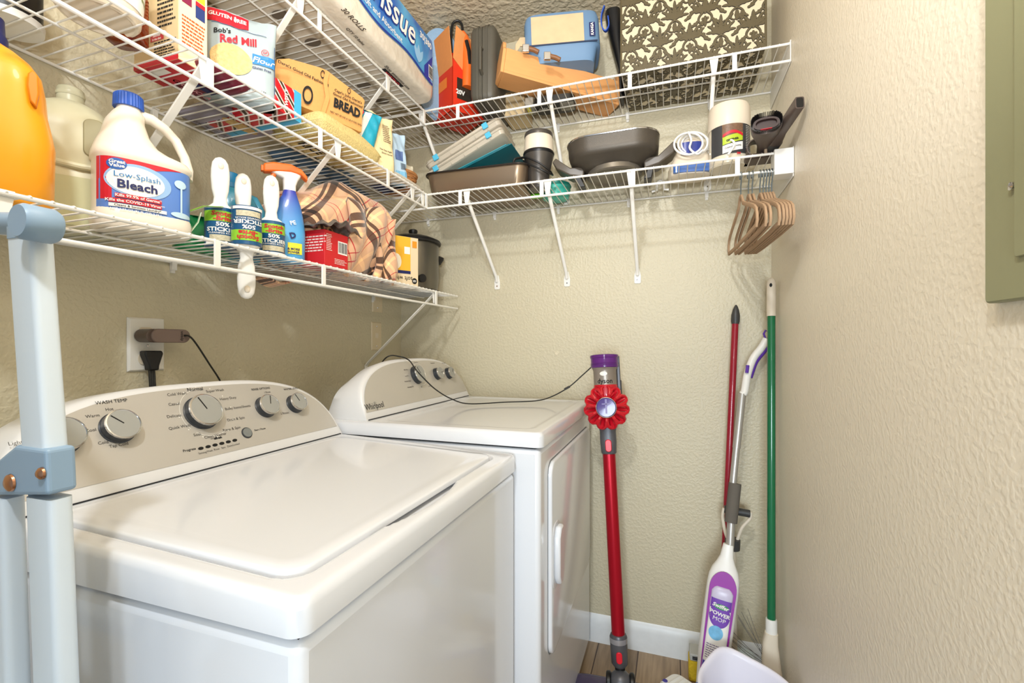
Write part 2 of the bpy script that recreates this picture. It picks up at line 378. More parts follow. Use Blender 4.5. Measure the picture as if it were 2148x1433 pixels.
def hf(x,y):
    d=sdrr(x,y,LX0-.004,LX1+.004,LY0-.004,LY1+.004,.03); z=.009*(1-ss(-.002,.002,d))
    if x>LX1-.02:
        t=(y+1.155)/.14
        if abs(t)<1:
            wl=.026*(1-t*t); z=max(z,.014*(1-ss(wl*.4,wl,x-LX1)))
    return z
top_panel(e,.08,WX,WY0,WY1,.863,ztop,hf,nx=190,ny=180)
lid=MB(); out=rrect(LX0,LX1,LY0,LY1,.03)
def lring(k,dz): 
    cx,cy=(LX0+LX1)/2,(LY0+LY1)/2
    return [(cx+(x-cx)*(1-k/(LX1-LX0)),cy+(y-cy)*(1-k/(LY1-LY0)),ztop(x)+dz) for x,y in out]
lid.loft([lring(.0,-.006),lring(.0,.001),lring(.002,.003),lring(.008,.0045),lring(.05,.0045),lring(.07,.0035)])
lid.build('lid',M_enamel,e,smooth=50)
c,F,nn,g=console(e,.303,.921,-1.468,-.777,.160,.11,.085)
MB().b2(.29,.3062,-1.462,-.783,.9185,.9218).build('console_gap',M_seam,e)
for u,v,r,a in ((435,858,.0345,.35),(261,888,.0275,.75),(568,847,.0255,-.35),(629,841,.0235,.3),(140,908,.028,.4)): knob(e,g,u,v,r,a)
def ft(s_,u,v,size,m=M_ink,bold=.012,name='lettering',par=c,gg=g,FF=None,rot=0,spacing=1):
    s,t=on_face(gg,u,v,.001); return lettering(s_,size,m,par,FF or F,s,t,bold=bold,name=name,rot=rot,spacing=spacing)
F2=fr((g[0]+g[4]*.0018,g[2],g[1]-g[3]*.0018),(0,1,0),(g[3],0,g[4]))
M_print=mat('grey printing',(70,66,62),.6)
for s_,u,v,z,b in (('WASH TEMP',234,843,.0090,0.0001),('Hot',229,859,.0078,0),('Warm',194,873,.0078,0),('Cool',190,903,.0078,0),('Cold',216,929,.0078,0),('Tap Cold',249,934,.0078,0),
    ('Normal',409,817,.011,.01),('Cold Wash',371,827,.0085,0),('Super Wash',451,820,.0085,0),('Casual',365,848,.0085,0),('Heavy Duty',478,836,.0085,0),('Delicate',365,873,.0085,0),('Bulky Items/Sheets',499,855,.0085,0),
    ('Quick Wash',377,896,.0085,0),('Drain & Spin',495,879,.0085,0),('Soak',414,912,.0085,0),('Rinse & Spin',486,900,.0085,0),('Clean Washer',452,914,.0085,0),('with',446,920,.006,0),('affresh',457,919,.0065,.05),
    ('Progress',397,944,.0072,.012),('RINSE OPTIONS',547,816,.0075,.008),('WATER LEVEL',610,816,.0075,.008),('1 Rinse',560,823,.0065,0),('2 Rinses',597,867,.0078,0),('Start / Pause',545,901,.006,.012),('Light',32,930,.0085,0)):
    ft(s_,u,v,z,M_print if b==0 else M_ink,bold=b,FF=F2)
mb=MB(); s0,t0=on_face(g,421,941,.001); s1,t1=on_face(g,492,924,.001)
for i,w_ in enumerate(('Sensing','Wash','Rinse','Spin','Done','Locked')):
    s,t=s0+(s1-s0)*i/5,t0+(t1-t0)*i/5; mb.disc2(s,t,.0058,.0032,F2,16)
    lettering(w_,.0056,M_print,c,F2,s,t-.0095,bold=0)
mb.build('status_lights',M_black,c,smooth=0,fix=False)
sc,tc_=on_face(g,432,865,0); mb=MB()
for a0,a1 in ((100,215),(228,300)):
    pts=[(sc+.054*math.cos(R(a)),tc_+.054*math.sin(R(a))) for a in range(a0,a1+1,5)]
    for (a,b),(c_,d) in zip(pts,pts[1:]):
        mb.add([F2(a,b),F2(c_,d),F2(sc+(c_-sc)*.985,tc_+(d-tc_)*.985),F2(sc+(a-sc)*.985,tc_+(b-tc_)*.985)],[(0,1,2,3)])
for i in range(12):
    a=R(93+i*30); mb.disc2(sc+.058*math.cos(a),tc_+.058*math.sin(a),.0013,.0013,F2,10)
mb.build('dial_marks',M_wprint,c,smooth=0,fix=False)
s,t=on_face(g,518,908,.002); n=nn; X=Vector((0,1,0)); Yv=Vector((g[3],0,g[4])); o=Vector((g[0],g[2],g[1]))+X*s+Yv*t
Mx=Matrix(((X.x,Yv.x,n.x,o.x),(X.y,Yv.y,n.y,o.y),(X.z,Yv.z,n.z,o.z),(0,0,0,1)))
b=MB().lathe([(.0125,.001),(.0125,.003),(.0108,.0035)],28,M=Mx,cap=False).build('button_ring',M_kside,e)
MB().lathe([(.0108,.002),(.0104,.0045),(0,.005)],28,M=Mx,cap=False).build('start_button',mat('button grey',(128,132,130),.4),e)
for yf in (WY0+.06,WY1-.06):
    for xf in (.14,.74): MB().lathe([(.02,0),(.02,.014),(.012,.014)],16,c=(xf,yf,0)).build('foot',M_black,e)
rebase(e)
# ---- dryer
e=T('clothes_dryer','white front load clothes dryer with side hinged door, between washing machine and back wall','dryer',(.5,-.41,0))
DX,DY0,DY1=.877,-.768,-.045
MB().b2(.13,DX-.006,DY0+.002,DY1-.002,.03,.912).build('cabinet',M_enamel,e,bevel=.012,seg=3)
MB().b2(.14,DX-.02,DY0+.012,DY1-.012,.908,.92).build('seam',M_seam,e)
MB().b2(.15,DX-.04,DY0+.02,DY1-.02,.0,.035).build('toe_kick',M_seam,e)
def hd(x,y):
    d=sdrr(x,y,.40,.835,DY0+.05,DY1-.045,.03); z=.003*(1-ss(-.004,.002,d))
    d2=sdrr(x,y,.37,.43,-.30,-.14,.02); return z+ .003*(1-ss(-.005,.001,d2))*(1 if z<.001 else 0)
top_panel(e,.13,DX,DY0,DY1,.917,lambda x:.953,hd,rad=.010,nx=120,ny=120)
c,F,nn,g2=console(e,.362,.953,-.745,-.05,.162,.235,.062)
MB().b2(.35,.3648,-.738,-.058,.952,.9552).build('console_gap',M_seam,e)
F3=fr((g2[0]+g2[4]*.0018,g2[2],g2[1]-g2[3]*.0018),(0,1,0),(g2[3],0,g2[4]))
for u,v,r,a in ((883,783,.031,.5),(925,781,.0225,-1.5),(949,780,.0225,-.9)): knob(e,g2,u,v,r,a,.022)
s,t=on_face(g2,786,852,.001); lettering('Whirlpool',.026,M_ink,c,F3,s,t,bold=.005,xs=.82)
mb=MB(); mb.disc2(s+.004,t,.009,.013,F3,24,ring=.86); mb.build('logo_swoosh',M_kface,c,smooth=0,fix=False)
for s_,u,v,z in (('Timed Dry',872,761,.006),('Temperature',907,762,.0062),('Cycle Signal',930,762,.0058),('More Dry',851,776,.006),('Less Dry',853,789,.006),('Wrinkle Shield',855,800,.0065),('Automatic Dry',861,812,.0065),('Off',884,812,.006),('Cool Down',902,810,.006)):
    s,t=on_face(g2,u,v,.001); lettering(s_,z,M_print,c,F3,s,t,bold=.01)
s,t=on_face(g2,880,785,0); mb=MB(); mb.disc2(s,t,.041,.041,F3,40,ring=.97); mb.build('dial_marks',M_wprint,c,smooth=0,fix=False)
# door
dy0,dy1,dz0,dz1=-.690,-.105,.362,.862
P=rrect(dy0,dy1,dz0,dz1,.035)
def dring(k,x): 
    cy,cz=(dy0+dy1)/2,(dz0+dz1)/2
    return [(x,cy+(a-cy)*(1-k/(dy1-dy0)),cz+(b-cz)*(1-k/(dz1-dz0))) for a,b in P]
MB().loft([dring(-.006,DX-.007),dring(-.006,DX-.0052),dring(0,DX-.005)]).build('door_gap',mat('door gap grey',(120,124,128),.5),e)
door=MB().loft([dring(0,DX-.010),dring(0,DX+.002),dring(.003,DX+.004),dring(.010,DX+.005)]).build('door',M_enamel,e,smooth=50)
hp=[(-.672,.665),(-.655,.69),(-.628,.69),(-.618,.67),(-.618,.56),(-.628,.538),(-.655,.538),(-.672,.563)]
MB().prism([(a,b) for a,b in rrect(-.684,-.608,.528,.70,.03)],DX+.003,DX+.0065,'x').build('handle_recess',mat('handle recess',(214,216,220),.25),door,bevel=.002)
MB().prism(hp,DX+.005,DX+.022,'x').build('handle',M_enamel,door,bevel=.006,seg=3)
for z0 in (.74,.42): MB().b2(DX-.006,DX+.003,-.098,-.09,z0,z0+.085).build('hinge',mat('hinge grey',(170,172,172),.4),door,bevel=.001)
rebase(e)
# ================================================================ outlets
def yz(u,v,x): y=fy(u,x); return y,zz(v,x,y)
y0,_=yz(265,700,0); y1,_=yz(343,700,0); zt,zb=1.229,1.104; yc=(y0+y1)/2
e=T('outlet_plate','white double outlet plate on left wall above the washing machine','outlet plate',(0,yc,(zt+zb)/2))
pl_=MB(); pl_.loft([[(x,yc+(a)*(y1-y0)/2*k,(zt+zb)/2+b*(zt-zb)/2*k2) for a,b in ((-1,-1),(1,-1),(1,1),(-1,1))] for x,k,k2 in ((0,1,1),(.002,1,1),(.0065,.9,.935))])
pl_.build('plate',M_white,e,bevel=.001)
for zc in (1.193,1.134):
    MB().prism([(yc-.004+.017*math.cos(a)*1.0,zc+max(-.014,min(.014,.0175*math.sin(a)))) for a in [i*PI/12 for i in range(24)]],.006,.0085,'x').build('socket',M_cream,e)
MB().lathe([(0,0),(.003,0),(.0025,.0015),(0,.0018)],12,M=Matrix.Translation((.0065,yc,1.164))@Matrix.Rotation(PI/2,4,'Y')).build('screw',M_chrome,e)
rebase(e)
M_dys=mat('bronze grey plastic',(98,84,76),.35)
e=T('charger_adapter','bronze grey plug in charger adapter in the upper socket of the white outlet','charger',(0.006,yc,1.193))
def stadium(y0,y1,zc,r,n=10):
    return [(y1-r+r*math.cos(R(-90+180*i/n)),zc+r*math.sin(R(-90+180*i/n))) for i in range(n+1)]+[(y0+r+r*math.cos(R(90+180*i/n)),zc+r*math.sin(R(90+180*i/n))) for i in range(n+1)]
a0=fy(294,.03); zc=zz(704,.03,a0)
MB().prism(stadium(a0,a0+.045,zc,.0155),.0086,.05,'x').build('prong_housing',M_dys,e,bevel=.002)
ya,yb=a0+.008,fy(396,.05)
bd=MB().prism(stadium(ya,yb,zc,.016),.036,.056,'x').build('body',mat('bronze grey plastic front',(124,106,98),.35),e,bevel=.002)
lettering('dyson',.010,M_ink,bd,fr((.0565,yb-.022,zc),(0,0,1),(0,-1,0)),bold=.01)
rebase(e)
pc,pz=fy(318,.02),1.139
e=T('appliance_plug','black appliance plug in the lower socket, its cord running down behind the washing machine','plug',(0,pc,pz))
MB().prism([(pc-.020,pz+.013),(pc+.018,pz+.013),(pc+.021,pz+.006),(pc+.012,pz-.022),(pc+.011,pz-.033),(pc-.009,pz-.033),(pc-.010,pz-.022),(pc-.020,pz+.004)],.0088,.030,'x').build('plug',M_black,e,bevel=.003)
mb=MB()
for q in (-.0045,0,.0045): mb.tube([(.02,pc+q,pz-.03),(.022,pc+q+.001,pz-.07),(.03,pc+q+.004,pz-.14),(.04,pc+q+.006,pz-.3),(.04,pc+q,pz-.6)],.0030,8)
mb.build('cord',mat('black cord',(38,38,36),.45),e)
rebase(e)
for nme,u0,u1,v0,v1,kind,lb in (('wall_plate',780,803,620,655,0,'ivory wall plate with small red jack half hidden under the lowest left shelf'),('wall_plate',778,803,675,735,1,'ivory blank wall plate with two screws below the plate with the red jack')):
    y0,y1=fy(u0,0),fy(u1,0); ym=(y0+y1)/2; za,zb_=zz(v1,0,ym),zz(v0,0,ym)
    if kind==0: zb_=za+.115
    else: zb_=za+.118
    y1=y0+.068; ym=(y0+y1)/2
    e=T(nme,lb,'wall plate',(0,ym,(za+zb_)/2))
    MB().loft([[(x,ym+a*.034*k,(za+zb_)/2+b*(zb_-za)/2*k) for a,b in ((-1,-1),(1,-1),(1,1),(-1,1))] for x,k in ((0,1),(.002,1),(.005,.93))]).build('plate',mat('ivory plate',(224,208,176),.4),e)
    for z_ in (za+.018,zb_-.018): MB().lathe([(0,0),(.003,0),(.002,.0016),(0,.0018)],10,M=Matrix.Translation((.005,ym,z_))@Matrix.Rotation(PI/2,4,'Y')).build('screw',M_chrome,e)
    if kind==0: MB().b2(.004,.008,ym-.012,ym,za+.085,za+.1).build('red_jack',M_red,e,bevel=.001)
    else: MB().b2(.0045,.0055,ym-.010,ym+.010,za+.052,za+.072).build('jack_cover',M_cream,e,bevel=.001)
    rebase(e)
# charger cable: adapter -> behind washer -> over dryer console -> along dryer top -> vacuum
def wp(u,v,x=None,y=None):
    if x is not None: y=fy(u,x)
    else: x=fx(u,y)
    return (x,y,zz(v,x,y))
ax,ay,az=wp(390,704,x=.062)
cab_=[(ax-.006,ay,az),(ax+.004,ay+.006,az-.002),wp(412,722,x=.06),wp(440,765,x=.055),wp(462,800,x=.05),wp(470,830,x=.045),(.04,-.80,.93),(.09,-.66,.93),(.11,-.52,.97),(.17,-.44,1.07)]
cab_+=[wp(812,749,x=.262),wp(838,748,x=.285),wp(858,756,x=.325),wp(872,775,x=.39),wp(892,797,x=.41),wp(915,818,x=.43),wp(945,836,x=.46),(.50,-.36,.961),(.60,-.27,.960),(.70,-.22,.963),wp(1155,833,y=-.18),wp(1192,813,y=-.18),wp(1222,787,y=-.17),wp(1243,768,y=-.165)]
e=T('charger_cable','thin black cable draped over the dryer from the charger adapter to the vacuum','cable',(0,0,0))
MB().tube(link_cable(cab_,8),.0022,8).build('cord',mat('black cord',(38,38,36),.45),e)
a=Vector(wp(1184,817,y=-.18)); b=Vector(wp(1195,811,y=-.18))
MB().tube([a,b],.0042,8).build('cable_bead',M_dgrey,e)
# electrical panel
e=T('electrical_panel','olive painted metal electrical panel cover on the right wall, cut by picture edge','electrical panel',(W,-1.39,1.48))
MB().prism(rrect(-1.58,-1.204,1.209,1.76,.006),W-.012,W,'x').build('frame',mat('olive painted metal',(146,146,112),.45,bump=.1,bscale=20),e,bevel=.002)
MB().prism(rrect(-1.55,-1.255,1.25,1.72,.004),W-.015,W-.011,'x').build('panel_door',mat('olive painted metal',(146,146,112),.45),e,bevel=.001)
p=wp(2127,390,x=W-.012)
MB().lathe([(0,0),(.0045,0),(.004,.003),(0,.004)],14,M=Matrix.Translation(p)@Matrix.Rotation(-PI/2,4,'Y')).build('screw',M_chrome,e)
rebase(e)
# ================================================================ things on the left shelves
def sef(w,d,p=4,z0=0,off=.0006,cx=0,cy=0):
    def f(s,t):
        a=min(.999,abs(s)/(w/2)); return Vector((cx+s,cy-(d/2+off)*(1-a**p)**(1/p)-off*.3,z0+t))
    return f
def L1(u,x,z): y=fy(u,x); return (x,y,z)
S1,S2,S3=Z1+.0055,Z2+.0055,Z3+.0055
def sefb(*a,**k):
    g=sef(*a,**k); return lambda s,t:g(s,t*.9)
# ---- bleach bottle
M_hdpe=mat('cream white bottle plastic',(238,228,212),.3,coat=.2)
e=T('bleach_bottle','white bleach bottle with blue ribbed cap and blue and red label',"bottle",L1(299,.205,S1),R(70)); e.scale=(.97,1,1)
w,d=.158,.105
rg=[]
for z,xl,xr,dd in ((0,-.070,.070,.092),(.004,-.077,.077,.102),(.02,-.079,.079,.105),(.033,-.077,.077,.102),(.036,-.0755,.0755,.1),(.128,-.0755,.0755,.1),(.131,-.078,.079,.104),(.137,-.078,.079,.104),(.146,-.077,.072,.1),(.153,-.075,.050,.094),(.163,-.072,.026,.088),(.182,-.064,.010,.078),(.208,-.057,.002,.066),(.223,-.048,.003,.056),(.232,-.041,-.003,.042),(.24,-.040,-.004,.036)):
    rg.append(se(xr-xl,dd,z,40,3.2 if z<.15 else 2.4,cx=(xl+xr)/2))
bd=MB().loft(rg)
bd.tube([(-.006,0,.229),(.014,0,.229),(.036,0,.219),(.056,0,.201),(.071,0,.172),(.077,0,.148),(.071,0,.130)],[.011,.0105,.0095,.009,.009,.010,.015],14)
bd=bd.build('body',M_hdpe,e,smooth=60)
mb=MB(); n=60; cr=[]
for z,r in ((.236,.0235),(.259,.0225),(.262,.020)):
    cr.append([(-.022+(r+(.0009 if i%2 and z<.26 else 0))*math.cos(2*PI*i/n),(r+(.0009 if i%2 and z<.26 else 0))*math.sin(2*PI*i/n),z) for i in range(n)])
mb.loft(cr).build('cap',mat('royal blue plastic',(44,88,180),.35),e,smooth=0)
M_lb=mat('label cornflower blue',(92,134,206),.4); M_lred=mat('label red',(200,30,48),.4); M_lpale=mat('label pale blue',(150,186,226),.4)
f=sefb(.151,.1,3.2); lab=MB().rect2(-.0735,.0735,.027,.140,f,40,6).build('label',M_lb,bd,smooth=60,fix=False)
f=sefb(.151,.1,3.2,off=.001)
mb=MB(); mb.grid(lambda a,b:f(-.0735+.125*a,.140-b*(.045*(1-a)**1.3+.001)),30,4); mb.grid(lambda a,b:f(-.0735+.018*a,.055+.08*b),5,6)
mb.build('label_red_field',M_lred,bd,smooth=0,fix=False)
f=sefb(.151,.1,3.2,off=.0014); MB().disc2(-.016,.098,.050,.034,f,40).build('label_ring',M_lpale,bd,smooth=0,fix=False)
f=sefb(.151,.1,3.2,off=.0018); MB().disc2(-.020,.097,.043,.029,f,40).build('label_oval',M_wprint,bd,smooth=0,fix=False)
f=sefb(.151,.1,3.2,off=.0024); MB().disc2(-.049,.126,.014,.0115,f,24).build('brand_roundel',mat('roundel blue',(40,92,170),.4),bd,smooth=0,fix=False)
mb=MB(); mb.rect2(-.052,.018,.060,.0685,f,12); mb.rect2(-.060,.018,.0495,.058,f,12); mb.build('red_banners',M_lred,bd,smooth=0,fix=False)
MB().rect2(-.060,.026,.041,.0478,f,12).build('white_banner',M_wprint,bd,smooth=0,fix=False)
mb=MB(); mb.disc2(.052,.046,.019,.006,f,24); mb.rect2(.050,.0535,.045,.105,f,1,4); mb.disc2(.050,.112,.011,.009,f,20); mb.build('pouring_splash',mat('splash pale blue',(196,224,240),.4),bd,smooth=0,fix=False)
f=sefb(.151,.1,3.2,off=.003)
lettering('Great',.0095,M_wprint,lab,f,-.049,.130,bold=.03); lettering('Value',.0095,M_wprint,lab,f,-.049,.1225,bold=.03)
lettering('Low-Splash',.0155,mat('teal blue print',(30,120,180),.5),lab,f,-.019,.106,bold=.0); lettering('Bleach',.0235,M_navy,lab,f,-.019,.087,bold=.025)
lettering('Kills 99.9% of Germs*',.0078,M_wprint,lab,f,-.017,.0642,bold=.02); lettering('Kills the COVID-19 Virus**',.0078,M_wprint,lab,f,-.021,.0537,bold=.02)
lettering('Cleans & Sanitizes Laundry*',.0062,M_ink,lab,f,-.018,.0444,bold=.01)
f2=sefb(.155,.104,3.2,off=.0012); lettering('NET 2.53 QT (81 FL OZ) 2.39 L',.0058,M_wprint,bd,f2,-.02,.0365,bold=.01)
# ---- orange detergent jug
e=T('detergent_bottle','large orange detergent bottle with navy cap at the left picture edge',"bottle",L1(2,.20,S1),R(62))
M_or=mat('orange bottle plastic',(250,166,26),.32,coat=.2)
rg=[]
for z,xl,xr,dd in ((0,-.072,.052,.09),(.004,-.08,.058,.098),(.10,-.08,.060,.1),(.125,-.08,.056,.1),(.15,-.078,.051,.096),(.18,-.075,.049,.094),(.205,-.070,.045,.088),(.222,-.062,.034,.078),(.235,-.050,.018,.062),(.243,-.042,.004,.05)):
    rg.append(se(xr-xl,dd,z,40,3,cx=(xl+xr)/2))
bd=MB().loft(rg).build('body',M_or,e,smooth=60)
hp=[(.036,.205),(.042,.198),(.043,.17),(.040,.15),(.033,.158),(.030,.18),(.031,.198)]
MB().prism([(a,b) for a,b in hp],-.0475,-.034,'y').build('handle_hollow',mat('deep orange',(232,132,20),.4),bd,bevel=.002)
MB().lathe([(.026,.236),(.026,.256),(.023,.262),(.022,.285),(.018,.288)],36,c=(-.018,0,0)).build('cap',mat('navy plastic',(34,40,96),.4),e)
# ---- translucent jug
e=T('translucent_jug','half full translucent white jug between the orange and the bleach bottle',"jug",L1(148,.085,S1),R(58))
M_tr=mat('milky jug plastic',(206,202,172),.35,sss=.3)
rg=[]
for z,w_,dd,p in ((0,.128,.128,4),(.004,.138,.138,4),(.10,.140,.14,4),(.105,.136,.136,4),(.112,.136,.136,4),(.12,.139,.139,4),(.185,.138,.138,3.4),(.21,.128,.128,3),(.232,.100,.10,2.6),(.245,.066,.066,2),(.25,.040,.040,2),(.275,.040,.04,2),(.278,.036,.036,2)):
    rg.append(se(w_,dd,z,40,p))
bd=MB().loft(rg).build('body',M_tr,e,smooth=60)
MB().prism([(a,b) for a,b in rrect(.022,.052,.135,.205,.012)],-.0715,-.060,'y').build('handle_hollow',mat('jug hollow',(160,154,120),.5),bd,bevel=.002)
MB().tube([(-.03,-.066,.118),(.02,-.071,.113),(.06,-.068,.115)],.006,10).build('handle_rib',M_tr,bd)
MB().loft([se(.1412,.1412,z,40,4) for z in (.006,.094)]).build('liquid',mat('pale liquid',(190,190,152),.3),bd,smooth=60)
MB().lathe([(.0205,.262),(.0215,.266),(.0205,.270)],28,cap=False).build('neck_ring',M_tr,e)
# ---- green pouch behind lint rollers
def pouch(name,label,cat,loc,rz,w,h,d,m,top=.004,rx=0,ry=0,wav=.004,group=None,puff=2.5,seed=1,part='bag'):
    e=T(name,label,cat,loc,rz,group,rx,ry); rnd=random.Random(seed); rg=[]
    ph=[rnd.random()*6 for _ in range(6)]
    for j in range(17):
        q=j/16; th=d*(1-q**puff)*(1 if q>.06 else .75+4*q)+top
        ring=[]
        for x,y,z in se(w*(1-.05*math.sin(PI*q))*(.94 if q<.05 else 1),th,q*h,36,3.4 if q<.5 else 2.6):
            k=wav*math.sin(x*90+ph[0]+q*5)*math.sin(q*11+ph[1])+wav*.6*math.sin(x*210+ph[2]+q*13)
            ring.append((x,y+k*(1 if y<0 else -.6)*(.3+q*.7)+wav*2*q*math.sin(x*60+ph[3]),z+wav*.5*q*math.sin(x*50+ph[4])))
        rg.append(ring)
    b=MB().loft(rg).build(part,m,e,smooth=70)
    def F(s,t,o=.0012):
        q=min(1,max(0,t/h)); th=d*(1-q**puff)*(1 if q>.06 else .75+4*q)+top; p=3.4 if q<.5 else 2.6
        a=min(.97,abs(s)/(w/2)); y=-(th/2)*(1-a**p)**(1/p)
        k=wav*math.sin(s*90+ph[0]+q*5)*math.sin(q*11+ph[1])+wav*.6*math.sin(s*210+ph[2]+q*13)
        return Vector((s,y+k*(.3+q*.7)+wav*2*q*math.sin(s*60+ph[3])-o,t+wav*.5*q*math.sin(s*50+ph[4])))
    return e,b,F
pouch('refill_pouch','crumpled green plastic refill pouch between bleach bottle and lint rollers','pouch',L1(432,.15,S1),R(70),.13,.085,.05,mat('green plastic film',(30,140,84),.3),seed=4,wav=.006)
# ---- lint rollers
M_lblue=mat('lint label blue',(22,84,128),.35,coat=.4); M_lgreen=mat('lint label green',(142,202,50),.35,coat=.4)
def lint(label,loc,rz,inv=False,strap=False,wrap=0):
    e=T('lint_roller',label,'lint roller',loc,rz,None,PI if inv else 0); r=.0255; H=.098
    e.scale=(1.17,1.17,.86)
    if inv: e.rotation_euler=(0,PI,rz)
    MB().lathe([(.021,0),(r,.001),(r,H-.001),(.021,H)],40).build('tape_roll',M_lblue,e)
    f=cylf(r+.0004)
    sg=-1 if inv else 1
    g0,g1=(.062,.088)
    b=MB().rect2(-.036,.036,g0,g1,f,24).build('green_band',M_lgreen,e,smooth=60,fix=False)
    f=cylf(r+.0012)
    lettering('Scotch',.0145,M_lred,b,f,.001,.0805,bold=.035,slant=.1); lettering('-Brite',.0145,M_lred,b,f,.001,.0685,bold=.035,slant=.1)
    lettering('50%',.0135,M_wprint,e,f,0,.054,bold=.03); lettering('STICKIER',.0135,M_wprint,e,f,0,.041,bold=.03)
    lettering('CLEANING ROLLER',.0055,M_wprint,e,f,0,.0325,bold=.01)
    pic=MB().rect2(-.022,.022,.014,.028,f,16).build('lint_picture',mat('lint picture',(196,188,160),.5,noise=.5,nscale=260),e,smooth=0,fix=False)
    MB().rect2(-.030,.030,.0035,.0105,f,16).build('white_strip',M_wprint,e,smooth=0,fix=False)
    rg=[]
    for z,w_,d_ in ((H-.002,.046,.044),(H+.004,.04,.038),(H+.014,.024,.018),(H+.03,.021,.015),(H+.05,.028,.016),(H+.08,.031,.017),(H+.10,.030,.017),(H+.118,.026,.015),(H+.128,.017,.012),(H+.132,.006,.006)):
        rg.append(se(w_,d_,z,24,2.3))
    h=MB().loft(rg).build('handle',M_white,e,smooth=70)
    MB().lathe([(.0062,0),(.0045,-.0012),(0,-.0015)],16,sx=.8,sy=1.4,M=Matrix.Translation((0,-.0088,H+.108))@Matrix.Rotation(-PI/2,4,'X')).build('hanging_hole',M_cream,h)
    if strap:
        MB().strap([(-.002,-.028,.095),(-.03,-.030,.088),(-.062,-.024,.064),(-.074,-.02,.035),(-.066,-.02,.018),(-.05,-.024,.022),(-.038,-.028,.05),(-.034,-.029,.075)],.014,.0008,(0,1,.35)).build('hang_strap',mat('strap white green',(214,232,200),.4),e,smooth=60)
        MB().strap([(-.000,-.0295,.097),(-.03,-.0315,.090),(-.056,-.0265,.070)],.015,.001,(0,1,.35)).build('strap_print',M_lgreen,e,smooth=60)
    return e
lint('lint roller with looped green and white strap, handle up, leftmost of the lint rollers',L1(462,.24,S1),R(60),strap=True)
lint('lint roller hung upside down with its handle poking through the lowest shelf',(.292,fy(517,.292),Z1+.094),R(58),inv=True)
lint('lint roller standing behind the upside down one with its white handle up',L1(510,.205,S1),R(58))
lint('lint roller with handle up against the spray bottle',L1(569,.258,S1),R(58))
# ---- teal bottle
e=T('softener_bottle','teal blue bottle with teal cap standing behind the lint rollers','bottle',L1(497,.12,S1),R(60))
M_teal=mat('teal bottle plastic',(64,150,176),.25,coat=.3)
rg=[se(a,b,z,36,2.8,cx=c) for z,a,b,c in ((0,.095,.07,0),(.005,.105,.078,0),(.10,.105,.078,0),(.14,.10,.076,0),(.165,.085,.066,-.006),(.18,.06,.05,-.014),(.188,.042,.042,-.016))]
MB().loft(rg).build('body',M_teal,e,smooth=60)
MB().lathe([(.024,.185),(.024,.197),(.0225,.199),(.0215,.222),(.018,.224)],32,c=(-.016,0,0)).build('cap',mat('teal cap',(20,118,164),.35),e)
MB().tube([(.012,0,.176),(.04,0,.168),(.056,0,.14),(.058,0,.10)],.010,12).build('handle',M_teal,e)
# ---- spray bottle
e=T('spray_bottle','blue trigger spray bottle with orange and white spray head','spray bottle',L1(600,.235,S1),R(52))
def grad_mat(name,c0,c1,z0,z1):
    m=mat(name,c0,.25,coat=.4); nt=m.node_tree; b=nt.nodes['Principled BSDF']; tc=nt.nodes.new('ShaderNodeTexCoord'); sp=nt.nodes.new('ShaderNodeSeparateXYZ'); mr=nt.nodes.new('ShaderNodeMapRange')
    mr.inputs['From Min'].default_value=z0; mr.inputs['From Max'].default_value=z1; mx=nt.nodes.new('ShaderNodeMix'); mx.data_type='RGBA'
    mx.inputs['A'].default_value=lin(c0); mx.inputs['B'].default_value=lin(c1); L=nt.links.new
    L(tc.outputs['Object'],sp.inputs[0]); L(sp.outputs['Z'],mr.inputs['Value']); L(mr.outputs['Result'],mx.inputs['Factor']); L(mx.outputs['Result'],b.inputs['Base Color']); return m
rg=[se(a,b,z,36,2.6,cx=c) for z,a,b,c in ((0,.08,.052,0),(.004,.088,.058,0),(.08,.090,.058,0),(.12,.080,.054,.000),(.15,.060,.046,.004),(.17,.038,.036,.008),(.188,.028,.028,.008))]
bd=MB().loft(rg).build('body',grad_mat('spray sleeve printing',(86,170,226),(54,66,170),.07,.18),e,smooth=60)
f=sef(.092,.059,2.6,off=.001); MB().rect2(.000,.034,.020,.048,f,8).build('yellow_label',mat('label yellow',(240,226,60),.5),bd,smooth=60,fix=False)
f=sef(.092,.059,2.6,off=.0018); lettering('& MORE',.008,M_navy,bd,f,.014,.032,bold=.03); lettering('POWER',.008,M_navy,bd,f,.014,.024,bold=.03)
lettering('D',.02,M_navy,bd,f,.012,.066,bold=.04,rot=.3); lettering('PE',.014,M_wprint,bd,f,.012,.098,bold=.02,rot=.3)
hd_=MB().loft([se(a,b,z,24,3,cx=c) for z,a,b,c in ((.185,.030,.030,.008),(.20,.030,.028,.008),(.215,.036,.026,.010),(.226,.070,.026,.000),(.232,.080,.026,-.004))]).build('spray_head',M_white,e,smooth=60)
MB().loft([[(x,y*1,z) for x,y,z in r] for r in ([(-.052,-.012,.222),(-.052,.012,.222),(-.052,.012,.243),(-.052,-.012,.243)],[(-.03,-.014,.226),(-.03,.014,.226),(-.03,.014,.250),(-.03,-.014,.250)],[(.01,-.015,.231),(.01,.015,.231),(.01,.015,.252),(.01,-.015,.252)],[(.035,-.014,.229),(.035,.014,.229),(.035,.014,.244),(.035,-.014,.244)],[(.050,-.012,.216),(.050,.012,.216),(.050,.012,.228),(.050,-.012,.228)])]).build('head_cover',mat('orange plastic',(238,112,40),.35),e,bevel=.004)
MB().tube([(-.026,0,.226),(-.034,0,.208),(-.042,0,.190),(-.050,0,.178)],[.006,.006,.0055,.005],10).build('trigger',mat('orange plastic',(238,112,40),.35),e)
MB().box(-.054,0,.232,.006,.014,.014).build('nozzle',mat('orange plastic',(238,112,40),.35),e,bevel=.001)
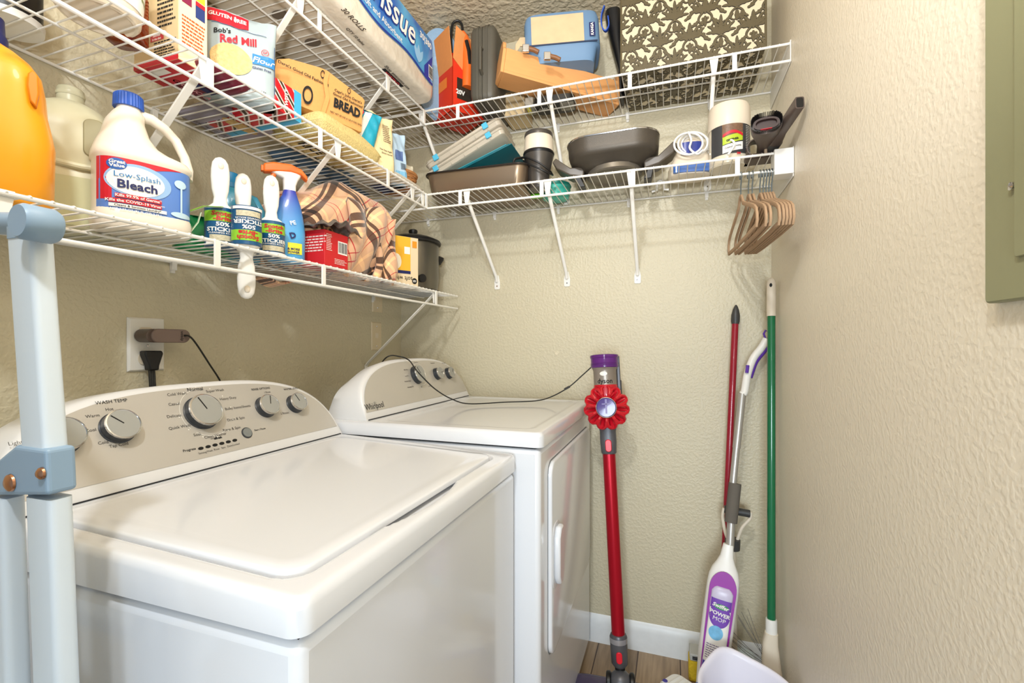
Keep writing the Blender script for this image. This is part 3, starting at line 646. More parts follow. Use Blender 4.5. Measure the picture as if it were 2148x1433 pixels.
# ---- plaid blanket
def plaid():
    m=bpy.data.materials.new('plaid fleece'); m.use_nodes=True; nt=m.node_tree; b=nt.nodes['Principled BSDF']; L=nt.links.new
    uv=nt.nodes.new('ShaderNodeUVMap'); sp=nt.nodes.new('ShaderNodeSeparateXYZ'); L(uv.outputs[0],sp.inputs[0]); outs=[]
    st=[(0,(1,1,1)),(.06,(.15,.125,.12)),(.155,(1,1,1)),(.19,(.15,.125,.12)),(.235,(1,1,1)),(.30,(1.3,1.35,1.2)),(.34,(1,1,1)),(.52,(.72,.06,.10)),(.535,(1,1,1)),(.62,(.72,.06,.10)),(.635,(1,1,1)),(.80,(1.2,1.25,1.15)),(.86,(1,1,1))]
    for ax in ('X','Y'):
        mm=nt.nodes.new('ShaderNodeMath'); mm.operation='MULTIPLY'; mm.inputs[1].default_value=1/.235; L(sp.outputs[ax],mm.inputs[0])
        fr_=nt.nodes.new('ShaderNodeMath'); fr_.operation='FRACT'; L(mm.outputs[0],fr_.inputs[0])
        r=nt.nodes.new('ShaderNodeValToRGB'); r.color_ramp.interpolation='CONSTANT'; el=r.color_ramp.elements
        while len(el)<len(st): el.new(.5)
        for q,(p,c) in zip(el,st): q.position=p; q.color=(*c,1)
        L(fr_.outputs[0],r.inputs['Fac']); outs.append(r)
    m1=nt.nodes.new('ShaderNodeMix'); m1.data_type='RGBA'; m1.blend_type='MULTIPLY'; m1.inputs['Factor'].default_value=1
    L(outs[0].outputs[0],m1.inputs['A']); L(outs[1].outputs[0],m1.inputs['B'])
    m2=nt.nodes.new('ShaderNodeMix'); m2.data_type='RGBA'; m2.blend_type='MULTIPLY'; m2.inputs['Factor'].default_value=1
    m2.inputs['A'].default_value=lin((226,178,140)); L(m1.outputs['Result'],m2.inputs['B']); L(m2.outputs['Result'],b.inputs['Base Color'])
    b.inputs['Roughness'].default_value=.9; b.inputs['Sheen Weight'].default_value=.4
    n=nt.nodes.new('ShaderNodeTexNoise'); n.inputs['Scale'].default_value=260; bp=nt.nodes.new('ShaderNodeBump'); bp.inputs['Strength'].default_value=.35; bp.inputs['Distance'].default_value=.002
    tc=nt.nodes.new('ShaderNodeTexCoord'); L(tc.outputs['Object'],n.inputs['Vector']); L(n.outputs['Fac'],bp.inputs['Height']); L(bp.outputs['Normal'],b.inputs['Normal']); return m
M_plaid=plaid()
def uvgrid(name,fn,nu,nv,su,sv,m,parent,du=0,dv=0,rot=0,wrap=False,cap=False,solid=0):
    mb=MB().grid(fn,nu,nv,wrap=wrap); 
    if cap: mb.f+=[tuple(range(nu-1,-1,-1)),tuple(range((nv-1)*nu,nv*nu))]
    o=mb.build(name,m,parent,smooth=80,fix=False,solid=solid); me=o.data; uvl=me.uv_layers.new(name='UVMap')
    c,s=math.cos(rot),math.sin(rot)
    for p in me.polygons:
        for li in p.loop_indices:
            vi=me.loops[li].vertex_index; i,j=vi%nu,(vi//nu)
            if wrap and p.vertices and i==0 and any(me.loops[q].vertex_index%nu==nu-1 for q in p.loop_indices): i=nu
            a,b=i/(nu if wrap else nu-1)*su,j/(nv-1)*sv; uvl.data[li].uv=(du+a*c-b*s,dv+a*s+b*c)
    return o
bx,by0,by1=.15,-.87,-.435
e=T('plaid_blanket','rolled tan fleece blanket with black and red plaid on lowest shelf','blanket',(bx,(by0+by1)/2,S1),0)
Lb=by1-by0
def roll(a,b):     # a around, b along
    an=2*PI*a; y=-Lb/2+Lb*b
    h=.20+.085*ss(0,.5,b)-.02*ss(.8,1,b); w_=.24+.02*b
    endf=(1-max(0,(b-.88)/.12)**2.2*.5)*(1-max(0,(.10-b)/.10)**2*.45)
    c,s_=math.cos(an),math.sin(an); p=2.7
    x=w_/2*math.copysign(abs(c)**(2/p),c)*endf; z=h/2+h/2*math.copysign(abs(s_)**(2/p),s_)*endf
    fold=.005*math.sin(5*an+b*4)+.003*math.sin(9*an-b*9)+.004*math.sin(b*13+an)
    n=max(0,s_+.4)
    return (x+.9*fold*c,y+.012*math.sin(3*an)*b,max(0.0,z+fold*s_*n))
uvgrid('roll',roll,96,60,.84,.52,M_plaid,e,rot=.55,wrap=True,cap=True)
def flap(a,b):      # folded end hanging towards the room
    y=.075+.12*a+.01*math.sin(b*9); t=b*2.6; x=.10+.035*math.sin(t)+.012*math.sin(a*9+b*3)-.03*(1-b)
    return (x+.012*a*0,y,.245-.24*b+.008*math.sin(a*14))
uvgrid('folded_flap',flap,30,30,.22,.30,M_plaid,e,du=.1,dv=.06,rot=.5,solid=.022)
def flap2(a,b):
    y=-.06+.20*a-.05*b; x=.118+.03*math.sin(b*3+a*1.5)+.01*math.sin(a*13); return (x,y,.21-.205*b+.01*math.sin(a*10+2))
uvgrid('folded_flap',flap2,30,30,.24,.26,M_plaid,e,du=.02,dv=.2,rot=.75,solid=.02)
def corner(a,b): return (.09+.10*a+.008*math.sin(b*8),-.16+.16*b,-.008-.028*math.sin(PI*(.15+.6*a))*1.0-.004*math.sin(a*9+b*5))
uvgrid('hanging_corner',lambda a,b:(-.10+.05*a,-.185+.10*b,-.010-.028*math.sin(PI*min(1,b*.8+.1))*(1-.3*a)),12,16,.1,.19,M_plaid,e,du=.3,solid=.006)
# ---- red carton
yA=fy(681,.312); yB=fy(730,.312); xA=fx(625,yA); h=.094
e=T('red_carton','small plain red carton with white barcode in front of the plaid blanket','box',((xA+.312)/2,(yA+yB)/2,S1))
MB().b2(xA,.312,yA,yB,S1,S1+h).build('carton',mat('red card',(206,34,40),.4),e,bevel=.0015)
f=fr((.3128,yA,S1),(0,1,0),(0,0,1)); wd=yB-yA
rnd=random.Random(5); mb=MB()
x=wd*.58
while x<wd*.93: k=rnd.uniform(.0006,.002); mb.rect2(x,x+k,.042,.07,f,1); x+=k+rnd.uniform(.0006,.0018)
fw=fr((.3124,yA,S1),(0,1,0),(0,0,1)); MB().rect2(wd*.55,wd*.96,.038,.073,fw,1).build('barcode_field',M_wprint,e,smooth=0,fix=False)
mb.build('barcode',M_ink,e,smooth=0,fix=False)
mb=lines(MB(),f,wd*.06,wd*.3,.04,.085,10,rnd); lines(mb,f,wd*.4,wd*.95,.008,.024,4,rnd); MB(); 
f=fr((xA,yA-.0006,S1),(1,0,0),(0,0,1)); lines(mb,f,.01,.1,.035,.08,6,rnd); mb.build('small_print',mat('pale print',(240,214,206),.5),e,smooth=0,fix=False)
rebase(e)
# crumpled wrapper on top of the carton
e=T('crumpled_wrapper','crumpled clear and dark wrapper lying on the red carton','wrapper',((xA+.312)/2,(yA+yB)/2,S1+h+.001))
uvgrid('film',lambda a,b:(-.06+.13*a,-.07+.15*b,.006+.010*math.sin(a*17+b*7)*math.sin(b*15)+.016*math.sin(PI*b)),26,26,1,1,mat('crinkled wrapper',(120,112,106),.25,metal=.3,noise=.6,nscale=80),e,solid=.0008)
# ---- light bulb box
w_=.112; h=.185
e=T('light_bulb_box','yellow and cream light bulb box standing upside down between blanket and black slow cooker','box',(.252,fy(848,.252),S1),R(58))
MB().b2(-w_/2,w_/2,0,.06,0,h).build('carton',mat('cream card',(232,212,176),.5),e,bevel=.001)
f=front(-.0006); MB().rect2(-w_/2+.001,w_*.22,h*.30,h-.001,f,1).build('yellow_panel',mat('yellow card print',(240,184,52),.5),e,smooth=0,fix=False)
f=front(-.001); MB().rect2(-w_/2+.001,w_*.22,h*.27,h*.33,f,1).build('navy_stripe',M_navy,e,smooth=0,fix=False)
mb=MB(); mb.disc2(-w_*.28,h*.5,.02,.028,f,24); mb.build('bulb_picture',mat('bulb print',(246,238,220),.5),e,smooth=0,fix=False)
MB().rect2(w_*.0,w_*.2,h*.66,h*.80,f,1).build('white_tab',M_wprint,e,smooth=0,fix=False)
f=front(-.0016); lettering('soft white',.022,M_ink,e,f,-.01,h*.18,bold=.0,rot=PI,xs=.95)
mb=MB(); mb.disc2(w_*.36,h*.14,.010,.011,f,20); mb.build('brand_roundel',M_ink,e,smooth=0,fix=False); lettering('GE',.010,M_wprint,e,front(-.0022),w_*.36,h*.14,rot=PI)
MB().rect2(w_*.28,w_*.44,h*.80,h*.93,f,1).build('orange_tab',mat('orange print',(232,150,40),.5),e,smooth=0,fix=False)
# ---- slow cooker
e=T('slow_cooker','dark grey slow cooker with black handles at the end of the lowest shelf','slow cooker',(.172,-.182,S1),R(60))
MB().lathe([(.080,.0),(.092,.006),(.098,.03),(.100,.06),(.100,.195),(.098,.2)],44,sx=1.05).build('body',mat('dark metal sheen',(112,108,98),.28,metal=.75),e)
MB().lathe([(.098,.198),(.108,.2),(.110,.206),(.106,.214),(.098,.215)],44,sx=1.05).build('rim',M_black,e)
MB().lathe([(.098,.213),(.09,.222),(.055,.234),(0,.238)],44,sx=1.05).build('glass_lid',mat('smoked glass',(70,72,72),.1,trans=.6),e)
MB().lathe([(.010,.236),(.018,.25),(.018,.258),(.012,.262)],24).build('lid_knob',M_black,e)
for s in (-1,1): MB().loft([se(.03,.05,.13,20,3,cx=s*.108),se(.045,.07,.15,20,3,cx=s*.112),se(.045,.07,.158,20,3,cx=s*.112),se(.03,.05,.164,20,3,cx=s*.106)]).build('handle',M_black,e,smooth=50)
MB().lathe([(.09,-.0005),(.1005,.001),(.1005,.012),(.098,.014)],44,sx=1.05).build('base',M_black,e)
MB().tube([(-.02,-.102,.05),(-.02,-.112,.05)],.016,20).build('control_knob',M_black,e)
# ================================================================ middle left shelf
e=T('black_canister','black canister with white base at the far left of the middle shelf','canister',(.06,fy(14,.06),S2))
MB().lathe([(.040,.004),(.046,.008),(.046,.12),(.04,.125)],32).build('body',M_black,e); MB().lathe([(.036,0),(.048,.0),(.049,.012),(.046,.014)],32).build('base',M_white,e)
e=T('food_tub','round white plastic tub with leaf print seen from below at upper left','tub',(.235,fy(207,.235),S2),R(50))
bd=MB().lathe([(0,.003),(.045,.003),(.049,0),(.054,.001),(.058,.006),(.066,.12),(.068,.13)],40).build('body',M_cream,e)
MB().lathe([(.069,.128),(.071,.13),(.071,.142),(.066,.146),(0,.146)],40).build('lid',M_white,e)
f=lambda s,t:Vector(((.0592+.067*t)*math.sin(s/.06),-(.0592+.067*t)*math.cos(s/.06),t))
lab=MB().rect2(-.11,.11,.02,.118,f,40,2).build('label',M_wprint,bd,smooth=60,fix=False)
f2=lambda s,t:Vector(((.0602+.067*t)*math.sin(s/.06),-(.0602+.067*t)*math.cos(s/.06),t))
rnd=random.Random(2); mb=MB()
for i in range(26):
    s,t,a=rnd.uniform(-.1,.1),rnd.uniform(.03,.11),rnd.uniform(0,PI); l=rnd.uniform(.012,.025)
    mb.poly2([(s+l*q*math.cos(a)-h*math.sin(a),t+l*q*math.sin(a)*.6+h*math.cos(a)) for q,h in ((-.5,0),(-.2,.0028),(.2,.0022),(.5,0),(.2,-.0012),(-.2,-.0016))],f2)
mb.build('leaf_print',mat('leaf green print',(120,140,60),.5),lab,smooth=0,fix=False)
e=T('amber_bottle','small amber glass bottle lying between the round tub and the tall rice carton','bottle',(.205,fy(266,.205),S2),R(20))
M_amb=mat('amber glass',(196,84,24),.08,trans=.75)
MB().loft([se(a,b,z,28,3.4) for z,a,b in ((0,.056,.044),(.003,.062,.05),(.09,.062,.05),(.105,.05,.04),(.115,.026,.026),(.13,.024,.024))]).build('body',M_amb,e,smooth=60)
MB().lathe([(.015,.128),(.016,.13),(.016,.148),(.0,.149)],24).build('cap',M_white,e)
MB().loft([se(.0555,.0435,z,28,3.4) for z in (.004,.03)]).build('syrup',mat('dark syrup',(150,50,14),.2,trans=.4),e,smooth=60)
# carton
e=T('rice_carton','tall tan and cream rice carton with red bottom on the middle left shelf','box',(.19,-1.163,S2))
x0,x1,y0,y1,h=.123,.252,-1.193,-1.133,.255
MB().b2(x0,x1,y0,y1,S2,S2+h).build('carton',mat('tan card',(222,194,148),.5),e,bevel=.0012)
f=fr((x1+.0006,y0,S2),(0,1,0),(0,0,1)); D=y1-y0; MB().rect2(.001,D-.001,.001,h-.001,f,1).build('side_panel',mat('cream card side',(246,222,182),.5),e,smooth=0,fix=False)
mb=MB(); mc=[]
f=fr((x1+.0012,y0,S2),(0,1,0),(0,0,1)); rnd=random.Random(8)
mpk=MB(); mred=MB(); mtx=MB(); cols=[(120,150,60),(240,190,50),(130,30,70),(40,60,120)]
for i,(s,t) in enumerate(((.006,.155),(.034,.14),(.006,.118),(.034,.104))):
    MB().rect2(s,s+.02,t,t+.032,f,1).build('pouch_picture',mat('pouch print %d'%i,cols[i],.5),e,smooth=0,fix=False)
    mred.rect2(s,s+.02,t+.025,t+.034,fr((x1+.0016,y0,S2),(0,1,0),(0,0,1)),1)
for t in (.245,.232,.219,.206): addtext(mtx,('Make a meal','of our many','great rice','flavors')[(int(t*1000)-206)//13 if t<.24 else 3],.0088,f,.03,t,bold=.02)
lines(mtx,f,.006,.055,.035,.095,8,rnd); mtx.build('side_print',mat('orange red print',(206,84,40),.5),e,smooth=0,fix=False)
fl=fr((x0,y0-.0006,S2),(1,0,0),(0,0,1)); WW=x1-x0
mred.rect2(.0,WW,.0,.010,fl,1); mred.rect2(.05,.088,.048,.062,fl,1)
fb=fr((x0,y0,S2-.0006),(1,0,0),(0,1,0)); mred.rect2(0,WW,0,D,fb,1); mred.build('red_print',M_lred,e,smooth=0,fix=False)
mtx=MB(); addtext(mtx,'Success',.007,fr((x0,y0-.0012,S2),(1,0,0),(0,0,1)),.069,.058,bold=.02); addtext(mtx,'in the dish',.006,fr((x0,y0-.0012,S2),(1,0,0),(0,0,1)),.069,.051)
fb2=fr((x0,y0,S2-.0012),(1,0,0),(0,1,0)); mtx.rect2(.02,.07,.01,.028,fb2,1); mtx.build('white_print',M_wprint,e,smooth=0,fix=False)
mtx=lines(MB(),fl,.07,.125,.07,.16,10,rnd); lines(mtx,fl,.01,.06,.16,.25,9,rnd); lines(mtx,fl,.06,.125,.012,.046,6,rnd); lines(mtx,fl,.06,.125,.225,.25,4,rnd)
mtx.rect2(.055,.075,.185,.21,fl,1); mtx.build('black_print',M_ink,e,smooth=0,fix=False)
rebase(e)
# flour pouch
def wpn(loc,lift=0): return (loc[0],loc[1],loc[2]+lift)
M_pgrey=mat('silver grey pouch film',(166,180,184),.35,noise=.05,nscale=20)
e,b,F=pouch('flour_pouch','grey gluten free flour pouch with red banner standing on the middle shelf','pouch',L1(503,.215,S2),R(48),.155,.205,.06,M_pgrey,seed=7,wav=.002)
mb=MB(); mb.grid(lambda a,c:F(-.066+.084*a,.172+.030*c-(.006*math.sin(PI*a)*(1-c)),.0016),14,6); rb=mb.build('red_banner',M_lred,b,smooth=0,fix=False)
def Fo(o): return lambda s,t:F(s,t,o)
lettering('GLUTEN FREE',.0135,M_wprint,rb,Fo(.0026),-.024,.187,bold=.03,xs=.9)
lettering("Bob's",.016,M_ink,b,Fo(.0018),-.034,.148,bold=.02,rot=.2,slant=.2)
lettering('Red Mill',.027,M_lred,b,Fo(.0018),-.002,.135,bold=.03,rot=.22,slant=.2,xs=.85)
lettering('Flour',.021,M_wprint,b,Fo(.0026),.049,.099,bold=.02,slant=.25)
mb=MB(); mb.grid(lambda a,c:F(.026+.046*a,.088+.026*c,.0016),8,5); mb.build('blue_banner',mat('sky blue print',(50,130,196),.5),b,smooth=0,fix=False)
lettering('Gluten Free',.008,M_navy,b,Fo(.0018),.045,.079)
lettering('NET WT 22 OZ (1 LB 6 OZ) 624g',.0075,M_ink,b,Fo(.0018),0,.025,bold=.01)
mb=MB(); mb.disc2(.052,.123,.008,.008,Fo(.0018),20,ring=.85); addtext(mb,'GF',.008,Fo(.0018),.052,.123,bold=.02); mb.build('red_seal',M_lred,b,smooth=0,fix=False)
mb=MB()
for x,z0,z1 in ((-.071,.03,.15),(.072,.03,.145)): mb.rect2(x-.0007,x+.0007,z0,z1,Fo(.0018),1,14)
mb.rect2(-.055,.055,.1655,.1668,Fo(.0018),14); mb.build('blue_outline',mat('outline blue',(50,80,120),.5),b,smooth=0,fix=False)
mb=MB(); mb.disc2(-.016,.085,.042,.036,Fo(.0016),30); mb.build('grain_window',mat('oat flakes',(228,190,130),.7,noise=.45,nscale=130,bump=.8,bscale=140,bdist=.004),b,smooth=0,fix=False)
# maroon granola bag and lilac pouch lying flat
def pillow(name,label,cat,c,sx,sy,sz,m,rz=0,seed=1,group=None,part='bag'):
    e=T(name,label,cat,c,rz,group); rnd=random.Random(seed); p=[rnd.random()*6 for _ in range(4)]
    def top(a,b):
        x,y=a*2-1,b*2-1; q=(1-abs(x)**3.5)*(1-abs(y)**3.5); q=max(0,q)**.45
        return Vector((x*sx/2,y*sy/2,sz*.42+sz*.58*q*(1+.10*math.sin(x*5+p[0])*math.sin(y*6+p[1]))))
    def bot(a,b):
        x,y=a*2-1,b*2-1; q=(1-abs(x)**6)*(1-abs(y)**6); q=max(0,q)**.4
        return Vector((x*sx/2,y*sy/2,sz*.42*(1-q)+.0005))
    mb=MB().grid(top,30,30); mb.grid(lambda a,b:bot(1-a,b),30,30); return e,mb.build(part,m,e,smooth=80,fix=False),top,bot
def under(z=-.0006): return lambda s,t:Vector((t,s,z))      # read from below, facing the room
e,b,_,_=pillow('granola_bag','maroon granola bar bag lying flat in front of the grey flour pouch','bag',(.20,fy(432,.21),S2),.15,.115,.03,mat('maroon film',(112,26,52),.35),0,3)
lettering('GRANOLA',.018,mat('rose print',(220,150,160),.5),b,under(-.0006),0,-.03,bold=.03)
lettering('BAR',.018,mat('rose print',(220,150,160),.5),b,under(),0,-.05,bold=.03)
MB().rect2(-.03,.03,-.012,.004,under(),1).build('navy_tab',M_navy,b,smooth=0,fix=False)
e,b,_,_=pillow('oat_pouch','lilac grey oat pouch lying flat against the left wall under the flour pouch','pouch',(.075,fy(480,.08),S2),.14,.17,.04,mat('lilac grey film',(160,156,176),.35),0,4)
lettering('NET WT 28 OZ (1 LB 12 OZ) 794g',.0092,M_ink,b,under(),0,-.04,bold=.015); lettering('For information and recipes',.0062,M_ink,b,under(),0,0)
MB().disc2(0,.045,.05,.018,under(),24).build('grain_window',mat('oat flakes',(228,190,130),.7),b,smooth=0,fix=False)
# striped candy box
yA,yB=fy(578,.28),fy(631,.28)
e=T('striped_box','red and white striped candy box with blue edge in front of the bread bag','box',(.17,(yA+yB)/2,S2))
def stripes():
    m=bpy.data.materials.new('diagonal stripe card'); m.use_nodes=True; nt=m.node_tree; b=nt.nodes['Principled BSDF']; L=nt.links.new
    tc=nt.nodes.new('ShaderNodeTexCoord'); wv=nt.nodes.new('ShaderNodeTexWave'); wv.inputs['Scale'].default_value=14; wv.bands_direction='DIAGONAL'
    r=nt.nodes.new('ShaderNodeValToRGB'); r.color_ramp.interpolation='CONSTANT'; el=r.color_ramp.elements
    for p in (.5,.8,.9): el.new(p)
    for q,(p,c) in zip(el,((0,(200,24,36)),(.62,(240,236,226)),(.74,(200,24,36)),(.8,(240,236,226)),(.9,(60,44,30)))): q.position=p; q.color=lin(c)
    L(tc.outputs['Object'],wv.inputs['Vector']); L(wv.outputs['Color'],r.inputs['Fac']); L(r.outputs['Color'],b.inputs['Base Color']); b.inputs['Roughness'].default_value=.35; return m
MB().b2(.05,.28,yA,yB,S2,S2+.073).build('carton',stripes(),e,bevel=.001)
MB().b2(.0495,.2808,yB-.022,yB+.0006,S2-.0005,S2+.0738).build('blue_edge',mat('bright sky blue card',(70,176,222),.4),e)
lettering('TWISTS',.014,M_wprint,e,fr((.2818,(yA+yB)/2-.008,S2),(0,0,1),(0,-1,0)),.036,0,bold=.03)
rebase(e)
# flat bags seen from below
M_rice=mat('yellow rice in clear bag',(236,206,140),.4,noise=.35,nscale=220,bump=.8,bscale=240,bdist=.003)
e,b,tp,bt=pillow('rice_bag','clear bag of yellow rice lying under the bread bag','bag',(.205,fy(690,.205),S2),.18,.27,.085,M_rice,R(0),3)
f=lambda s,t:Vector((-.02+t,s,-.0006))
mtx=MB(); addtext(mtx,'RICE',.04,lambda s,t:Vector((-.01+t,s,-.0008)),-.06,0,bold=.03); addtext(mtx,'NET WT 32 OZ',.016,lambda s,t:Vector((-.05+t,s,-.0008)),.05,0,bold=.02); mtx.build('bottom_print',M_ink,b,smooth=0,fix=False)
e,b,tp,bt=pillow('sugar_bag','blue and white paper bag lying flat against the left wall, seen through the shelf wires','bag',(.058,fy(690,.06),S2),.10,.42,.05,mat('blue paper bag',(84,120,160),.5,noise=.1),R(0),5)
for i in range(6): MB().rect2(-.19+i*.065,-.15+i*.065,-.02,.02,lambda s,t:Vector((t,s,-.0006)),1).build('white_print',M_wprint,b,smooth=0,fix=False)
e,b,tp,bt=pillow('flat_mix_bag','flat white paper bag with navy panel underneath, lying under the cream flour bag','bag',(.19,fy(812,.2),S2),.21,.19,.035,mat('white paper',(226,220,206),.55),R(0),6)
MB().rect2(-.05,.04,-.03,.03,lambda s,t:Vector((t,s,-.0006)),1).build('navy_panel',M_navy,b,smooth=0,fix=False)
# bread bag
M_kraft=mat('kraft paper',(214,158,92),.7,noise=.08,nscale=120,bump=.3,bscale=60)
bz=S2+.088
e=T('bread_bag','brown kraft paper bread bag with black lettering lying on the rice bag','bag',(.20,fy(664,.20),bz-.002),R(62),None,0,R(6))
sec=[]
for x,hh,dd,zz_ in ((-.125,.105,.05,.0),(-.10,.115,.075,0),(-.02,.13,.085,0),(.0,.132,.085,0),(.03,.124,.085,0),(.11,.105,.083,0),(.118,.10,.08,.002)):
    sec.append([(x,-dd/2,zz_),(x-.004,-dd/2-.003,hh*.5),(x,-dd/2,hh),(x,0,hh+.003),(x,dd/2,hh),(x,dd/2+.002,hh*.5),(x,dd/2,zz_),(x,0,zz_)])
b=MB().loft(sec).build('bag',M_kraft,e,smooth=25)
f=lambda s,t:Vector((s,-.0475+abs(s)*.003,t))
lettering('BREAD',.036,M_ink,b,f,.066,.048,bold=.05,xs=.72)
lettering("Capt'n John Derst's",.0105,M_ink,b,f,.066,.085,bold=.02); lettering("Good Old Fashioned",.0105,M_ink,b,f,.066,.073,bold=.02)
lettering('NET WT 20 OZ (1 LB 4 OZ) 567g',.0066,M_ink,b,f,.066,.018,bold=.02); lettering("Derst's Good Old Fashioned",.0115,M_ink,b,f,-.06,.088,bold=.02)
for s,t,rx_,ry_ in ((.066,.102,.005,.009),(-.012,.112,.006,.012),(-.045,.035,.014,.026)): MB().disc2(s,t,rx_,ry_,f,20,ring=.7).build('wheat_emblem',M_ink,b,smooth=0,fix=False)
MB().strap([(.0,-.047,.005),(.006,-.052,.05),(-.004,-.05,.09),(.0,-.045,.128)],.012,.002,(1,0,0)).build('paper_fold',M_kraft,b)
# standing bags at right end
e,b,F=pouch('frozen_mix_bag','teal and white striped plastic bag leaning between bread bag and cream flour bag','bag',L1(757,.245,S2+.06),R(55),.075,.12,.05,mat('teal film',(30,158,186),.3),ry=R(14),seed=21,wav=.004)
MB().grid(lambda a,c:F(-.034+.02*a+.02*c,.01+.105*c,.0016),4,14).build('white_stripe',M_wprint,b,smooth=0,fix=False)
e,b,F=pouch('flour_bag','cream coloured flour bag with small print panel on the middle shelf','bag',L1(793,.255,S2),R(58),.098,.19,.055,mat('cream paper bag',(240,218,168),.6),seed=23,wav=.004,top=.02)
mb=lines(MB(),lambda s,t:F(s,t,.0016),.006,.036,.10,.165,10,random.Random(1)); mb.build('small_print',mat('brown print',(110,90,70),.5),b,smooth=0,fix=False)
lettering('The Next Right',.007,M_ink,b,lambda s,t:F(s,t,.0018),.012,.07); lettering('Down Home',.007,M_ink,b,lambda s,t:F(s,t,.0018),.016,.06)
e,b,F=pouch('baking_mix_bag','pale blue and white bag with folded top right of the cream flour bag','bag',L1(833,.25,S2),R(60),.06,.185,.045,mat('pale blue film',(178,204,226),.35),seed=25,wav=.005,top=.018)
mb=MB(); mb.grid(lambda a,c:F(-.018+.03*a,.085+.035*c,.0016),6,5); mb.build('blue_label',mat('label steel blue',(84,108,160),.5),b,smooth=0,fix=False)
mb=MB(); mb.grid(lambda a,c:F(-.02+.042*a,.015+.03*c,.0016),6,5); mb.build('snow_print',mat('light blue print',(120,178,214),.5),b,smooth=0,fix=False)
mb=MB(); x=.0
rnd=random.Random(9)
while x<.02: k=rnd.uniform(.0005,.0014); mb.rect2(x,x+k,.052,.076,lambda s,t:F(s,t,.0018),1,4); x+=k+rnd.uniform(.0005,.0012)
mb.build('barcode',M_ink,b,smooth=0,fix=False)
pouch('white_sack','small plain white sack at the corner end of the middle shelf','bag',L1(856,.215,S2),R(70),.045,.125,.05,mat('off white sack',(232,224,200),.6),seed=27,wav=.003,top=.012)
e=T('bag_clip','two pink ball ended bag clips above the teal bag','bag clip',L1(752,.24,S2+.178),R(60))
mb=MB()
for dx,dz in ((-.006,.006),(.008,-.008)): mb.lathe([(0,-.011),(.008,-.008),(.011,0),(.008,.008),(0,.011)],18,c=(dx,0,dz))
mb.build('clip',mat('pink plastic',(232,60,92),.3),e)
# wicker basket
e=T('wicker_basket','small round brown wicker basket in the corner where the middle shelves meet','basket',(.215,-.375,S2),0)
M_wick=mat('wicker',(176,120,70),.7,noise=.3,nscale=60,bump=.8,bscale=150,bdist=.003)
mb=MB()
for k in range(7):
    z=.004+k*.0075; r=.062+.010*k/6; mb.tube([( (r+.002*math.sin(i*PI*8/24+k*PI))*math.cos(2*PI*i/48),(r+.002*math.sin(i*PI*8/24+k*PI))*math.sin(2*PI*i/48),z) for i in range(48)],.0042,6,closed=True)
mb.build('weave',M_wick,e); MB().lathe([(0,.0),(.06,0),(.062,.004),(0,.005)],36).build('bottom',M_wick,e)
MB().tube([(.074*math.cos(2*PI*i/36),.074*math.sin(2*PI*i/36),.056) for i in range(36)],.006,8,closed=True).build('rim',M_wick,e)
# ================================================================ top left shelf : tissue pack
M_film=mat('clear wrap over white rolls',(222,212,196),.3,coat=.4,bump=.5,bscale=22,bdist=.01,noise=.06,nscale=9)
x0,x1,y0,y1,h=.015,.345,-1.12,-.325,.226
e=T('bathroom_tissue_pack','large wrapped pack of bathroom tissue with blue front on the topmost left shelf','tissue pack',(.18,(y0+y1)/2,S3))
sec=[]
for y,k in ((y0,.93),(y0+.008,.98),(y0+.03,1),(y1-.02,1),(y1-.006,.985),(y1,.94)):
    cx,cz=(x0+x1)/2,S3+h/2; ring=[]
    for i in range(48):
        a=PI/4+2*PI*i/48; c,s_=math.cos(a),math.sin(a); p=12
        xx=math.copysign(abs(c)**(2/p),c)*(x1-x0)/2; zz_=math.copysign(abs(s_)**(2/p),s_)*h/2
        ring.append((cx+xx*k,y,cz+zz_*(k if zz_>0 else 1)*1.0))
    sec.append(ring)
bd=MB().loft(sec).build('wrapped_pack',M_film,e,smooth=60)
F=lambda s,t:Vector((x1+.0022-.018*max(0,abs(t/h-.5)*2-.75)**2*8,s,S3+t))      # s world y, t height
def bl(y): return .048+.018*math.sin((y-y1)*9)**2+.03*max(0,(y1-.1-y))
N=40
mb=MB(); mb.grid(lambda a,b:F(y0+.02+(y1-y0-.035)*a,bl(y0+(y1-y0)*a)+(h-.012-bl(y0+(y1-y0)*a))*b),N,10)
def blue_grad():
    m=mat('blue wrap printing',(40,120,200),.28,coat=.4); nt=m.node_tree; b=nt.nodes['Principled BSDF']; L=nt.links.new
    tc=nt.nodes.new('ShaderNodeTexCoord'); n=nt.nodes.new('ShaderNodeTexNoise'); n.inputs['Scale'].default_value=6; r=nt.nodes.new('ShaderNodeValToRGB')
    r.color_ramp.elements[0].position=.4; r.color_ramp.elements[0].color=lin((30,98,186)); r.color_ramp.elements[1].position=.65; r.color_ramp.elements[1].color=lin((96,186,232))
    L(tc.outputs['Object'],n.inputs['Vector']); L(n.outputs['Fac'],r.inputs['Fac']); L(r.outputs['Color'],b.inputs['Base Color']); return m
bp=mb.build('blue_panel',blue_grad(),bd,smooth=60,fix=False)
G=lambda o:(lambda s,t:F(s,t)+Vector((o,0,0)))
mb=MB(); mb.grid(lambda a,b:G(.0006)(y0+.02+(y1-y0-.035)*a,bl(y0+(y1-y0)*a)+.001+.008*b),N,2); mb.build('navy_border',mat('border blue',(26,56,150),.4),bd,smooth=60,fix=False)
mb=MB(); mb.grid(lambda a,b:G(.0008)(y1-.10+.085*a,.055+.09*b-.03*(1-a)*b),8,8); 
MB().grid(lambda a,b:G(.0007)(y1-.075+.06*a*(b*.3+.7),.056+.10*b*(.35+.65*a)),10,8).build('royal_blue_corner',mat('corner blue',(30,60,160),.4),bd,smooth=60,fix=False)
G2=G(.0016); yc=y1-.235
